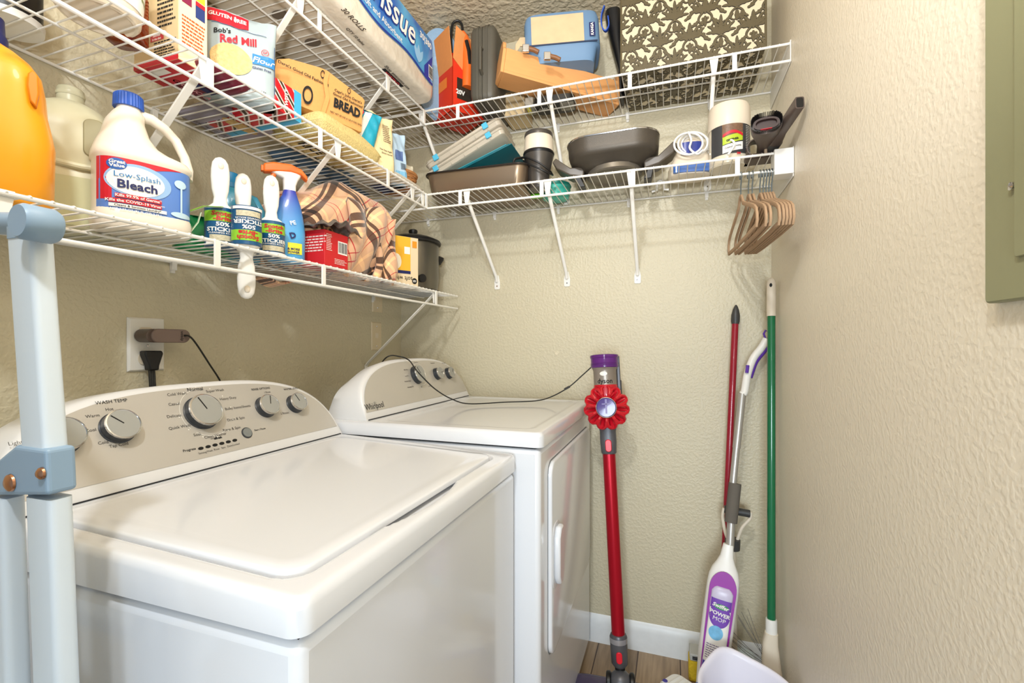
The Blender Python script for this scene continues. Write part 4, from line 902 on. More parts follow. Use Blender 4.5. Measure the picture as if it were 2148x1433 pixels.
addtext(MB(),'Tissue',.115,G2,yc-.03,.152,bold=.045,slant=.25,xs=.88).build('lettering_shadow',mat('letter outline blue',(24,52,140),.4),bd,smooth=0,fix=False)
addtext(MB(),'Tissue',.115,G(.0028),yc-.03,.153,bold=.012,slant=.25,xs=.88).build('lettering',M_wprint,bd,smooth=0,fix=False)
lettering('Soft and Absorbent',.026,M_wprint,bd,G2,yc-.085,.088,bold=.01)
lettering('30|380',.030,M_wprint,bd,G2,y1-.066,.182,bold=.03)
mb=MB()
for a,w_ in ((-.5,.02),(0,.024),(.5,.02)):
    pts=[]
    for i in range(13):
        q=i/12; r=.062*q; pts.append((y1-.115+r*math.sin(a)-w_*math.sin(PI*q)*math.cos(a)*.5,.078+r*math.cos(a)+w_*.5*math.sin(PI*q)*math.sin(a)))
    for i in range(11,0,-1):
        q=i/12; r=.062*q; pts.append((y1-.115+r*math.sin(a)+w_*math.sin(PI*q)*math.cos(a)*.5,.078+r*math.cos(a)-w_*.5*math.sin(PI*q)*math.sin(a)))
    mb.poly2(pts,G(.0012+.0003*(a+1)))
mb.build('lotus_print',mat('lotus print',(150,196,232),.5),bd,smooth=0,fix=False)
MB().rect2(y1-.046,y1-.018,.066,.112,G2,1).build('barcode_field',M_wprint,bd,smooth=0,fix=False)
mb=MB(); t=.069; rnd=random.Random(3)
while t<.108: k=rnd.uniform(.0006,.002); mb.rect2(y1-.044,y1-.020,t,t+k,G(.0024),1); t+=k+rnd.uniform(.0008,.0018)
mb.build('barcode',M_ink,bd,smooth=0,fix=False)
# printing underneath
U=lambda s,t:Vector((t,s,S3-.0012)); Mg=mat('grey film print',(92,84,76),.5)
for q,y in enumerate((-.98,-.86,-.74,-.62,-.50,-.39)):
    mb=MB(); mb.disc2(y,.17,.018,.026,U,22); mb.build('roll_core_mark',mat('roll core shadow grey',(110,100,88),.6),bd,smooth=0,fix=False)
UM=lambda s,t:Vector((x1-.07+t,s,S3-.0012))
lettering('Shop smtcostco.com',.017,M_ink,bd,UM,-.50,.03,bold=.01)
lettering('30 ROLLS',.022,Mg,bd,UM,-.78,.07,bold=.03); lettering('QTY 10 bales',.014,Mg,bd,UM,-.72,.03,bold=.02)
mb=MB(); mb.rect2(-.56,-.45,-.002,.022,UM,1); mb.build('print_block',M_ink,bd,smooth=0,fix=False); lettering('KIRKLAND'[:0]+'MARTIND',.018,M_red,bd,lambda s,t:Vector((x1-.07+t,s,S3-.002)),-.505,.010,bold=.03)
rebase(e)
# ================================================================ top back shelf
def P2(u,y,z): return (fx(u,y),y,z)
e=T('blue_cushion','round light blue terry cushion standing behind the bathroom tissue pack','cushion',P2(920,-.185,S3),R(20))
MB().lathe([(0,-.016),(.14,-.016),(.18,-.010),(.185,0),(.18,.010),(.14,.016),(0,.016)],44,sx=.5,M=Matrix.Translation((0,0,.187))@Matrix.Rotation(PI/2,4,'X')).build('cover',mat('light blue terry',(150,182,214),.95,bump=.8,bscale=300,bdist=.003,noise=.1,nscale=90),e)
# orange carton with flaps
e=T('open_carton','orange red carton with open cardboard flaps standing in the corner of the top shelf','box',P2(962,-.15,S3),R(-32))
w_,h=.150,.215
mb=MB()
for a,b,c,d in ((-w_/2,w_/2,-w_/2,-w_/2+.003),(-w_/2,w_/2,w_/2-.003,w_/2),(-w_/2,-w_/2+.003,-w_/2,w_/2),(w_/2-.003,w_/2,-w_/2,w_/2)): mb.b2(a,b,c,d,0,h)
mb.b2(-w_/2,w_/2,-w_/2,w_/2,0,.003)
M_ored=mat('orange red card',(222,56,30),.5)
mb=MB().b2(-w_/2,w_/2,-w_/2,w_/2,0,.003); mb.b2(-w_/2,w_/2,-w_/2,-w_/2+.003,0,h); mb.b2(-w_/2,w_/2,w_/2-.003,w_/2,0,h); mb.b2(-w_/2,-w_/2+.003,-w_/2,w_/2,0,h); mb.b2(w_/2-.003,w_/2,-w_/2,w_/2,0,h)
b=mb.build('carton',M_ored,e)
M_card=mat('bare cardboard',(222,146,84),.7,noise=.06,nscale=60)
MB().prism([(-w_/2,-.055),(w_/2,-.075),(w_/2-.004,.098),(-w_/2+.004,.098)],-.0012,.0012,'y',Matrix.Translation((0,-w_/2-.004,h))@Matrix.Rotation(R(6),4,'X')).build('flap',M_card,e)
MB().prism([(-w_/2,-.02),(w_/2,-.12),(w_/2-.004,.045),(-w_/2+.004,.095)],-.0012,.0012,'y',Matrix.Rotation(PI/2,4,'Z')@Matrix.Translation((0,-w_/2-.006,h))@Matrix.Rotation(R(8),4,'X')).build('flap',M_card,e)
f=front(-w_/2-.0006); MB().rect2(-w_/2+.01,w_/2-.04,.10,.14,f,1).build('orange_label',mat('orange card print',(240,132,50),.5),b,smooth=0,fix=False)
f=lambda s,t:Vector((w_/2+.0007,s,t)); MB().rect2(-.055,.045,.05,.13,f,1).build('tool_picture',mat('dark tool picture',(52,44,36),.5,noise=.7,nscale=60),b,smooth=0,fix=False)
f=lambda s,t:Vector((w_/2+.0014,s,t)); lettering('20V',.024,M_wprint,b,f,-.04,.075,bold=.04)
# orange tool
e=T('power_tool','orange hand power tool with looped black cord poking out of the open carton','power tool',P2(980,-.205,S3+.10),R(20))
MB().tube([(.0,0,.0),(.004,0,.08),(.0,0,.14),(-.012,0,.19),(-.02,0,.212)],[.020,.022,.021,.019,.012],14).build('housing',mat('orange plastic',(238,92,44),.4),e)
MB().tube([(.012,-.016,.08),(.008,-.018,.13),(-.002,-.016,.17)],.008,10).build('grip',M_black,e)
MB().tube(link_cable([(-.018,0,.21),(-.020,0,.242),(-.035,0,.258),(-.056,.0,.246),(-.062,0,.20),(-.06,0,.14),(-.055,.0,.06)],6),.0048,10).build('cord',M_black,e)
# hard case
e=T('hard_case','dark grey hard plastic tool case standing upright between open carton and wooden box','case',P2(1031,-.155,S3),R(4))
M_case=mat('case plastic',(84,80,70),.45)
for sx_ in (-1,1):
    rg=[]
    for k,(xx,sh) in enumerate(((.001,1),(.036,1),(.046,.93),(.050,.84))):
        rg.append([(sx_*xx,y*sh,.145+(z)*sh) for y,z in [(p[0],p[1]) for p in rrect(-.115,.115,-.143,.143,.03,6)]])
    MB().loft(rg).build('shell_half',M_case,e,smooth=50)
for xx in (-.018,.018): MB().loft([[(xx+.0035*a,y,.145+z) for y,z in rrect(-.117,.117,-.145,.145,.03,6)] for a in (-1,1)]).build('rib',M_case,e,smooth=50)
MB().tube([(0,-.115,.10),(0,-.135,.105),(0,-.135,.185),(0,-.115,.19)],.006,8).build('carry_handle',M_case,e)
# wooden box
p1=Vector((.605,-.325,2.122)); p2=Vector((.985,-.075,2.062)); dd=p2-p1; Lw=dd.length
e=T('wooden_box','long light wood open box with rounded end boards lying diagonally on top back shelf','wooden box',p1,math.atan2(dd.y,dd.x)); e.rotation_euler=(0,-math.atan2(dd.z,dd.xy.length),math.atan2(dd.y,dd.x))
M_wood=mat('light oak',(222,160,100),.5,noise=.10,nscale=14)
nt=M_wood.node_tree; tc=[n for n in nt.nodes if n.type=='TEX_COORD'][0]; mp=nt.nodes.new('ShaderNodeMapping'); mp.inputs['Scale'].default_value=(1,12,12); nz=[n for n in nt.nodes if n.type=='TEX_NOISE'][-1]
nt.links.new(tc.outputs['Object'],mp.inputs['Vector']); nt.links.new(mp.outputs['Vector'],nz.inputs['Vector'])
D=.10
for xx in (0,Lw-.012):
    pl_=[(0,0),(D,0),(D,.085)]+[(D/2+D*.36*math.cos(a),.098+D*.34*math.sin(a)) for a in [i*PI/12 for i in range(13)]]+[(0,.085)]
    MB().prism(pl_,xx,xx+.012,'x').build('end_board',M_wood,e,bevel=.002)
MB().b2(.012,Lw-.012,.0,D,.0,.010).build('bottom_board',M_wood,e,bevel=.001)
for yy in (0,D-.010): MB().b2(.012,Lw-.012,yy,yy+.010,.010,.088).build('side_board',M_wood,e,bevel=.001)
# cooler bag
e=T('cooler_bag','blue and cream soft cooler bag resting on the long wooden box','cooler bag',(fx(1180,-.165),-.165,2.165),R(14),None,R(-6),R(-2))
M_cb=mat('slate blue fabric',(108,142,178),.55,bump=.2,bscale=300); M_cc=mat('cream cork fabric',(218,188,150),.6,noise=.12,nscale=30)
rg=[se(a,b,z,40,6) for z,a,b in ((0,.225,.13),(.05,.25,.150),(.055,.272,.162),(.16,.270,.160),(.182,.26,.150),(.188,.23,.12))]
bd=MB().loft(rg).build('body',M_cb,e,smooth=50)
f=lambda s,t:Vector((s,-.0828,t)); MB().grid(lambda a,b:Vector((-.108+.185*a,-.082-.0008-.0*b,.058+.108*b)),8,4).build('cork_panel',M_cc,bd,smooth=60,fix=False)
MB().tube([(-.123,-.081,.057),(.123,-.081,.057)],.0028,8).build('piping',mat('navy piping',(40,56,84),.6),bd)
MB().strap([(-.126,-.05,.10),(-.15,-.07,.085),(-.165,-.075,.055),(-.17,-.07,.02)],.034,.004,(0,0,1)).build('shoulder_strap',M_cc,e)
fr2=fr((.106,-.0835,.10),(0,0,1),(-1,0,0)); tb=MB().rect2(-.026,.026,-.010,.010,fr((.106,-.0832,.10),(0,0,1),(-1,0,0)),1).build('name_tag',M_navy,bd,smooth=0,fix=False)
lettering('KANGA',.0135,M_wprint,tb,fr((.106,-.084,.10),(0,0,1),(-1,0,0)),0,0,bold=.03)
MB().b2(.03,.065,-.06,-.02,.186,.192).build('top_tag',M_black,bd)
# metal clips
for u,v in ((1103,102),(1148,118)):
    yy=-.30; p=Vector(wp(u,v,y=yy)); e=T('metal_clip','steel clip with brown leather loop at the end of the cooler bag strap' if u<1120 else 'steel clip with brown leather loop resting on the edge of the wooden box','clip',p,R(20))
    MB().prism(rrect(-.012,.012,-.013,.013,.003),-.006,.006,'y').build('clip_plate',M_chrome,e,bevel=.002)
    MB().tube([(.01,0,.0),(.028,0,-.004),(.044,0,-.012)],.008,10).build('leather_loop',mat('brown leather',(128,84,48),.5),e)
# beige box and black gear under the wooden box
e=T('beige_box','plain beige box standing behind the hard case against the back wall','box',P2(1088,-.075,S3),0)
MB().b2(-.045,.04,-.05,.06,0,.10).build('carton',mat('beige card',(214,190,146),.6),e,bevel=.002)
e=T('battery_charger','black and grey battery charger with yellow label lying under the wooden box','charger',P2(1165,-.14,S3),R(6))
M_g2=mat('grey casing',(150,144,132),.5)
b=MB().loft([se(.15,.10,z,32,5) for z in (0,.004,.022)]).build('casing',M_black,e,smooth=50)
MB().b2(-.11,-.078,-.04,.04,0,.03).build('grey_end',M_g2,e,bevel=.004)
MB().b2(.02,.07,-.03,.03,-.0012,.001).build('vent_plate',M_g2,b)
MB().rect2(-.106,-.092,-.035,.03,lambda s,t:Vector((s,t,-.0008)),1).build('yellow_label',mat('label yellow',(240,226,60),.5),b,smooth=0,fix=False)
lettering('ASSY',.016,M_wprint,b,lambda s,t:Vector((s,-t,-.0008)),-.045,0,bold=.02)
# black and white storage box
bx0,bx1,by0,by1,h=fx(1303,-.272),fx(1606,-.272),-.272,-.03,.30
e=T('patterned_storage_box','large storage box with black floral damask pattern on cream at the right end','storage box',((bx0+bx1)/2,(by0+by1)/2,S3))
M_cr=mat('cream fabric board',(212,198,168),.7); M_blk=mat('black damask print',(88,78,54),.45)
b=MB().b2(bx0,bx1,by0,by1,S3,S3+h).build('body',M_cr,e,bevel=.003)
rnd=random.Random(12)
def stroke(mb,pts,ws,fn):
    LAY[0]+=1; ws=[q+LAY[1] for q in ws]; l=[];r=[]
    for i,(x,y) in enumerate(pts):
        a=pts[max(0,i-1)]; c=pts[min(len(pts)-1,i+1)]; dx,dy=c[0]-a[0],c[1]-a[1]; n=math.hypot(dx,dy) or 1
        l.append((x-dy/n*ws[i],y+dx/n*ws[i])); r.append((x+dy/n*ws[i],y-dx/n*ws[i]))
    k=len(mb.v); m=len(pts)
    for (p,q) in zip(l,r): mb.v.append(tuple(fn(*p))); mb.v.append(tuple(fn(*q)))
    mb.f+=[(k+2*i,k+2*i+1,k+2*i+3,k+2*i+2) for i in range(m-1)]
def leaf(mb,x,y,a,l,w,fn,curl=0,n=9,lob=0):
    pts=[];ws=[]; px,py=x,y
    for i in range(n):
        q=i/(n-1); ang=a+curl*q; pts.append((px,py)); ws.append(w*.72*(math.sin(PI*min(1,q*.92+.06))**.8)*(1+lob*math.sin(q*17))+.0003); px+=math.cos(ang)*l/(n-1); py+=math.sin(ang)*l/(n-1)
    stroke(mb,pts,ws,fn)
def scroll(mb,x,y,a,l,w,fn,curl):
    pts=[];ws=[];px,py=x,y;n=22
    for i in range(n):
        q=i/(n-1); ang=a+curl*q**1.6; pts.append((px,py)); ws.append(w*(1-q*.55)); px+=math.cos(ang)*l/n*(1-.45*q); py+=math.sin(ang)*l/n*(1-.45*q)
    stroke(mb,pts,ws,fn); mb.disc2(px,py,w*1.5,w*1.5,fn,8,ring=.05)
LAY=[0,0]
def motif(mb,cx,cy,s,fn0,kind):
    fn=lambda a,b:fn0(cx+a*s,cy+b*s)
    if kind==0:
        for a in (-70,-46,-23,0,23,46,70): leaf(mb,0,-.1,R(90+a),1.0-abs(a)*.0035,.115,fn,R(a*.4),lob=.25)
        for m in (-1,1):
            scroll(mb,0,-.15,R(90-m*70),1.9,.05,fn,R(m*330)); scroll(mb,0,-.2,R(90-m*120),1.6,.05,fn,R(-m*300))
            leaf(mb,m*.5,-.35,R(90-m*70),.6,.12,fn,R(m*60),lob=.3); leaf(mb,m*.85,-.1,R(90-m*40),.5,.10,fn,R(-m*60),lob=.3)
            leaf(mb,m*.2,-.45,R(90-m*150),.5,.10,fn,R(m*40),lob=.3)
        leaf(mb,0,-.3,R(-90),.6,.13,fn)
        leaf(mb,0,-.15,R(90),.5,.16,fn)
    else:
        for m in (-1,1):
            for a,l in ((15,.75),(40,.8),(65,.7),(-15,.6)): leaf(mb,m*.12,-.1,R(90-m*a),l,.12,fn,R(-m*30),lob=.3)
            scroll(mb,m*.1,.0,R(90-m*90),1.7,.055,fn,R(m*360)); scroll(mb,m*.1,-.1,R(-90+m*50),1.5,.05,fn,R(-m*320))
            for k in range(5): leaf(mb,m*.62,.62,R(72*k),.17,.07,fn)
            leaf(mb,m*.35,-.5,R(-60 if m>0 else -120),.5,.12,fn,R(m*60),lob=.3)
        leaf(mb,0,-.2,R(90),1.0,.15,fn,lob=.2); leaf(mb,0,-.3,R(-90),.6,.12,fn)
def damask(fn,W_,H_,s,name,nrm):
    nrm=Vector(nrm); s=.074
    LAY[1]=.020; damask1(fn,W_,H_,s,'pattern_outline',nrm,M_out,0)
    LAY[1]=-.004; damask1(fn,W_,H_,s,name,nrm,M_blk,.0011)
M_out=mat('near black outline',(34,30,24),.55)
def damask1(fn,W_,H_,s,name,nrm,mm,off):
    LAY[0]=0
    mb=MB(); nx=int(W_/(s*1.22))+2; ny=int(H_/(s*1.02))+2
    def cl(a,c): return fn(min(W_-.002,max(.002,a)),min(H_-.002,max(.002,c)))+nrm*(off+(LAY[0]%60)*1.5e-5)
    for j in range(ny):
        for i in range(nx): motif(mb,(i+.5*(j%2)-.15)*s*1.22,(j+.05)*s*1.02,s*.78,cl,(i+j)%2)
    k=[f for f in mb.f if (Vector(mb.v[f[1]])-Vector(mb.v[f[0]])).cross(Vector(mb.v[f[2]])-Vector(mb.v[f[0]])).length>1e-9]; mb.f=k
    return mb.build(name,mm,b,smooth=0,fix=False)
damask(lambda a,c:Vector((bx0+a,by0-.0007,S3+c)),bx1-bx0,h,.088,'floral_pattern',(0,-1,0))
damask(lambda a,c:Vector((bx0-.0007,by1-a,S3+c)),by1-by0,h,.088,'floral_pattern',(-1,0,0))
damask(lambda a,c:Vector((bx0+a,by0+c,S3-.0007)),bx1-bx0,by1-by0,.088,'floral_pattern',(0,0,-1))
for xx in (bx0,bx1): MB().tube([(xx,by0,S3+.002),(xx,by0,S3+h)],.0035,8).build('black_edging',M_blk,e)
rebase(e)
e=T('black_bag','black bag with blue strap squeezed between storage box and back wall','bag',P2(1292,-.10,S3+.20),0)
MB().loft([se(w9,.09,z,28,3,cx=c) for z,c,w9 in ((-.195,.022,.012),(-.10,.020,.016),(0,.008,.042),(.07,-.002,.058),(.12,-.008,.06),(.125,-.008,.055))]).build('bag_body',M_black,e,smooth=60)
MB().strap(link_cable([(-.035,-.05,.13),(-.044,-.06,.09),(-.042,-.062,.05),(-.030,-.06,.032),(-.018,-.058,.05),(-.022,-.05,.09)],5),.016,.004,(0,1,.2)).build('strap',mat('royal blue webbing',(48,88,190),.7,bump=.5,bscale=400),e)
# ================================================================ lower back shelf
e=T('baking_pan','brown grey metal baking pan at the left end of the lower back shelf','baking pan',((fx(892,-.29)+fx(1100,-.29))/2,-.175,S2),R(2))
w_=fx(1100,-.29)-fx(892,-.29)
M_pan=mat('brown grey bakeware',(140,122,102),.32,metal=.65)
o=[[(x,y,z) for x,y in rrect(-w_/2*k,w_/2*k,-.125*k2,.125*k2,.035)] for z,k,k2 in ((0,.90,.88),(.003,.93,.91),(.072,.985,.98),(.075,1.01,1.02),(.078,1.01,1.02),(.077,.98,.975),(.006,.92,.9))]
MB().loft(o).build('pan',M_pan,e,smooth=50)
MB().tube([(x,y,.076) for x,y in rrect(-w_/2*1.01,w_/2*1.01,-.128,.128,.036)],.0035,8,closed=True).build('rolled_rim',mat('dark rim',(58,52,48),.35,metal=.6),e)
M_clr=mat('frosted clear plastic',(226,216,198),.22,trans=.35)
def organizer(label,c,rz,tilt,w_,d_,h_,m=M_clr):
    e=T('organizer_case',label,'organizer case',c,rz); e.rotation_euler=(0,-tilt,rz)
    b=MB().loft([[(x,y,z) for x,y in rrect(0+k,w_-k,-d_/2+k,d_/2-k,.018)] for z,k in ((0,.006),(.003,.002),(h_*.55,0),(h_*.56,-.003),(h_*.62,-.003),(h_*.63,0),(h_-.003,.002),(h_,.008))]).build('case',m,e,smooth=40)
    n=6
    for i in range(1,n): MB().b2(w_*i/n-.0012,w_*i/n+.0012,-d_/2-.0012,-d_/2+.004,.004,h_*.52).build('divider',M_clr,e)
    MB().b2(.05,w_-.05,-d_/2-.006,-d_/2,h_*.62,h_*.9).build('front_ledge',M_clr,e,bevel=.002)
    for q in (.04,w_-.07): MB().b2(q,q+.022,-d_/2-.0075,-d_/2-.001,h_*.35,h_*1.0).build('blue_latch',mat('sky blue latch',(84,184,222),.4),e,bevel=.002)
    return e
c0=Vector((fx(897,-.25),-.175,1.800))
organizer('upper frosted clear organizer case with two blue latches leaning in the baking pan',c0+Vector((.002,0,.040)),R(2),R(25),.33,.17,.034)
organizer('lower frosted clear organizer case leaning in the baking pan above the teal folders',c0,R(2),R(25),.345,.165,.032)
e=T('teal_folders','thin stack of teal plastic folders under the clear organizer cases','folder',(c0.x+.06,-.175,1.798),R(2),None,0,-R(20))
for q in range(3): MB().b2(.02,.30-.01*q,-.098+.003*q,.09,-.010+.005*q,-.0075+.005*q).build('folder',mat('teal folder',(22,116,130),.3) if q<2 else mat('aqua folder',(60,160,176),.3),e,bevel=.001)
e=T('white_tub','small cream plastic tub sitting in the right part of the baking pan','tub',(fx(1035,-.22),-.21,S2+.008),R(2))
MB().loft([se(.09,.06,z,32,5) for z in (0,.004,.052,.056)]).build('tub',M_cream,e,smooth=50); MB().loft([se(.096,.066,z,32,5) for z in (.056,.058,.064)]).build('lid',M_cream,e,smooth=50)
# mug
e=T('travel_mug','dark grey tapered travel mug topped with a cream cup, beside the baking pan','mug',P2(1130,-.215,S2),R(5),None,0,0)
MB().lathe([(.034,0),(.037,.004),(.039,.05),(.048,.095),(.054,.118),(.055,.125)],36).build('body',mat('gunmetal',(84,80,76),.35,metal=.5),e)
MB().lathe([(.055,.122),(.057,.128),(.055,.134)],36).build('lid_ring',M_black,e)
MB().lathe([(.053,.132),(.054,.14),(.051,.178),(.050,.19),(.046,.196)],36).build('cream_cup',M_cream,e)
MB().lathe([(.0515,.188),(.052,.197),(.050,.203),(.045,.203),(.044,.194)],36).build('rim',mat('gunmetal',(84,80,76),.35,metal=.5),e)
for q in (0,.02): MB().tube(link_cable([(-.052,-.02,.115-q*.5),(-.03,-.052,.10-q),(.01,-.058,.078-q),(.045,-.04,.055-q*.6),(.052,0,.05)],6),.003,8).build('strap',M_black,e)
MB().tube(link_cable([(-.055,-.01,.12),(-.08,-.03,.11),(-.085,-.03,.095),(-.065,-.03,.085),(-.045,-.04,.06),(-.05,-.04,.02)],6),.0045,8).build('loop_handle',M_black,e)
# skillet
e=T('electric_skillet','dark nonstick electric skillet with black side handles on the lower back shelf','skillet',P2(1288,-.165,S2+.056),R(3),None,0,R(-2))
M_sk=mat('dark nonstick',(82,76,68),.42,metal=.4,bump=.3,bscale=500)
wS,dS=.305,.25
def sr(z,k,r=.08): return [(x,y,z) for x,y in rrect(-wS/2*k,wS/2*k,-dS/2*k,dS/2*k,r*k,10)]
MB().loft([sr(-.012,.38),sr(-.006,.60),sr(.0,.66),sr(.010,.72),sr(.022,.90),(sr(.030,.975)),sr(.045,1.0),sr(.075,1.0),sr(.079,1.015),sr(.083,1.015),sr(.082,.985),sr(.05,.96),sr(.03,.88)]).build('pan',M_sk,e,smooth=60)
MB().tube([(x,y,.083) for x,y,_ in sr(0,1.01)],.0035,8,closed=True).build('rim',M_chrome,e)
MB().lathe([(.094,-.004),(.096,-.020),(.090,-.024),(.086,-.018),(.08,-.014),(0,-.014)],44,sx=1.0).build('heating_base',mat('base metal',(128,122,112),.35,metal=.6),e)
for s in (-1,1):
    MB().loft([[(s*(x),y,z) for x,y,z in r] for r in ([(.100,-.035,.018),(.100,.035,.018),(.104,.035,-.018),(.104,-.035,-.018)],[(.150,-.04,.018),(.150,.04,.018),(.150,.04,-.010),(.150,-.04,-.010)],[(.185,-.045,.045),(.185,.045,.045),(.198,.04,.02),(.198,-.04,.02)],[(.20,-.045,.058),(.20,.045,.058),(.214,.04,.046),(.214,-.04,.046)])]).build('handle',mat('handle black brown',(92,84,74),.35) if s<0 else mat('handle black brown',(92,84,74),.35),e,bevel=.004)
    MB().loft([[(s*x,y,z) for x,y,z in r] for r in ([(.118,-.03,-.012),(.118,.03,-.012),(.136,.03,-.012),(.136,-.03,-.012)],[(.100,-.03,-.052),(.100,.03,-.052),(.125,.03,-.052),(.125,-.03,-.052)])]).build('leg',M_black,e,bevel=.002)
# teal container
e=T('teal_container','round teal food container with green tab lying under the skillet handle','container',P2(1166,-.085,S2),0)
MB().lathe([(0,0),(.044,0),(.05,.004),(.056,.03),(.056,.05),(.05,.06),(0,.062)],36).build('bowl',mat('teal plastic',(70,186,166),.35),e)
MB().lathe([(.057,.044),(.06,.047),(.06,.054),(.056,.057)],36).build('lid',mat('dark teal plastic',(26,128,112),.4),e)
MB().lathe([(0,0),(.020,0),(.022,.003),(.020,.009),(0,.01)],28,sx=1.3,c=(-.062,-.055,0)).build('green_tab',mat('lime plastic',(110,200,40),.4),e)
# iron
e=T('steam_iron','white steam iron with coiled white cord and blue water tank beside the wipes canister','iron',P2(1446,-.165,S2),R(8))
MB().loft([se(a,b,z,32,3,cx=c) for z,a,b,c in ((0,.125,.10,0),(.006,.135,.105,0),(.03,.135,.10,0),(.055,.12,.085,.004),(.085,.10,.075,.006),(.11,.085,.065,.004),(.128,.055,.045,0),(.134,.03,.03,0))]).build('body',M_cream,e,smooth=60)
MB().loft([se(.118,.02,z,28,4,cy=-.048) for z in (.003,.028)]).build('water_tank',mat('blue water tank',(70,118,200),.15,trans=.3),e,smooth=50)
MB().loft([se(.066,.02,z,28,2.4,cy=-.036) for z in (.066,.105)]).build('blue_window',mat('blue window',(46,62,140),.25),e,smooth=60)
for k,(r,dx,dz,t) in enumerate(((.044,-.014,.092,0),(.046,.002,.097,.25),(.043,.012,.10,.5),(.045,.018,.095,.8))):
    MB().tube([(dx+r*math.cos(2*PI*i/40),-.062+k*.013+.006*math.sin(2*PI*i/40+t),dz+r*.86*math.sin(2*PI*i/40)) for i in range(40)],.0034,8,closed=True).build('cord_coil',M_white,e)
MB().tube(link_cable([(-.014,-.063,.13),(-.006,-.068,.10),(-.01,-.066,.075),(.012,-.066,.055),(.03,-.066,.066)],6),.0034,8).build('cord_tie',M_white,e)
MB().tube(link_cable([(.05,-.066,.05),(.09,-.07,.055),(.10,-.115,.07),(.108,-.13,.05),(.09,-.13,.02)],6),.0034,8).build('cord_end',M_white,e)
e=T('white_hook','small white plastic double hook lying on the wires under the right skillet handle','hook',P2(1385,-.05,S2),0)
MB().tube([(-.03,0,.004),(-.012,-.0,.008),(-.01,-.02,.03),(0,-.02,.036),(.012,-.02,.03),(.014,0,.008),(.03,0,.006)],.0045,8).build('hook',M_white,e)
# wipes
e=T('wipes_canister','cleaning wipes canister with cream lid and black and green label','canister',P2(1529,-.205,S2),R(27))
b=MB().lathe([(.056,0),(.060,.004),(.060,.128),(.058,.132)],44).build('canister',mat('cream wipes plastic',(216,206,184),.3),e)
MB().lathe([(.062,.122),(.063,.126),(.062,.182),(.058,.196),(.048,.200),(0,.201)],44).build('lid',M_cream,e)
f=cylf(.0608); lab=MB().rect2(-.095,.10,.030,.122,f,50).build('label',mat('label charcoal',(60,60,62),.35),b,smooth=60,fix=False)
f=cylf(.0614)
MB().grid(lambda a,c:f(-.055+.062*a,.078+.044*c),16,4).build('floor_picture',mat('hardwood picture',(116,88,66),.4,noise=.6,nscale=180),b,smooth=60,fix=False)
f=cylf(.062)
mb=MB(); mb.grid(lambda a,c:f(-.054+.060*a,.058+.024*c+.012*a-.0*c),16,3); mb.build('green_band',mat('band lime',(176,198,44),.4),b,smooth=60,fix=False)
f2=cylf(.0626); mb=MB(); mb.grid(lambda a,c:f2(-.054+.060*a,.082+.009*c+.010*math.sin(PI*a)),16,2); mb.build('red_band',M_lred,b,smooth=60,fix=False)
mb=lines(MB(),f2,.018,.065,.036,.118,16,random.Random(2),.4); mb.build('small_print',mat('pale label print',(200,198,190),.5),b,smooth=0,fix=False)
mb=MB(); mb.grid(lambda a,c:f(-.054+.06*a,.032+.024*c+.010*a),12,2); mb.build('white_band',M_wprint,b,smooth=60,fix=False)
lettering('GREENER',.0085,M_ink,b,cylf(.0632),-.026,.072,bold=.04,rot=.14); lettering('CLEANING WIPES',.0062,M_ink,b,cylf(.0632),-.024,.050,bold=.02,rot=.14)
lettering('3M',.009,M_red,b,cylf(.0632),-.008,.028,bold=.05)
# vacuum tools
M_tool=mat('warm dark grey tool plastic',(86,74,68),.4)
def axis_to(a,b,roll=0):
    d=(Vector(b)-Vector(a)).normalized(); q=d.to_track_quat('Z','Y'); return Matrix.Translation(a)@q.to_matrix().to_4x4()@Matrix.Rotation(roll,4,'Z'),(Vector(b)-Vector(a)).length
def TM(name,label,cat,M,group=None):
    o=T(name,label,cat,M.to_translation(),0,group); o.rotation_euler=M.to_euler(); return o
a,b_=Vector((fx(1600,-.22),-.22,S2+.035)),Vector((fx(1607,-.40),-.40,zz(262,fx(1607,-.40),-.40)))
M,Lt=axis_to(a,b_)
e=TM('brush_tool','dark vacuum brush tool with oval bristled mouth at right end of lower back shelf','vacuum tool',M)
def oval(w_,h_,z,n=32,p=2.6): return se(w_,h_,z,n,p)
MB().loft([oval(.036,.036,0),oval(.036,.036,Lt*.35),oval(.050,.045,Lt*.6),oval(.074,.050,Lt*.85),oval(.078,.052,Lt)],).build('tool_body',M_tool,e,smooth=60)
MB().loft([oval(.058,.030,Lt+.001),oval(.060,.032,Lt+.008),oval(.062,.034,Lt+.010),oval(.052,.024,Lt+.010),oval(.048,.020,Lt-.01)]).build('mouth',mat('tool mouth brown',(58,42,40),.45),e,smooth=60)
mb=MB(); rnd=random.Random(1)
for i in range(110):
    t=2*PI*i/110; w2,h2=.034,.0225; c,s_=math.cos(t),math.sin(t); x=w2*math.copysign(abs(c)**.75,c); y=h2*math.copysign(abs(s_)**.75,s_)
    mb.tube([(x,y,Lt-.002),(x*1.12,y*1.15,Lt+.022+rnd.uniform(-.002,.003))],.0009,4)
o=mb.build('bristles',M_black,e); o['kind']='stuff'
MB().b2(-.014,.014,-.0165,-.0150,Lt+.002,Lt+.0112).build('red_mark',M_red,e)
a,b_=Vector((1.452,-.27,S2+.035)),Vector((1.482,-.475,zz(215,1.482,-.475)))
M,Lt=axis_to(a,b_,R(0))
e=TM('crevice_tool','dark vacuum crevice tool pointing out of the shelf beside the brush tool','vacuum tool',M)
MB().loft([oval(.040,.040,0),oval(.042,.042,.03),oval(.036,.034,.06),oval(.026,.030,.085,p=4),oval(.022,.032,Lt,p=6)]).build('tool_body',M_tool,e,smooth=60)
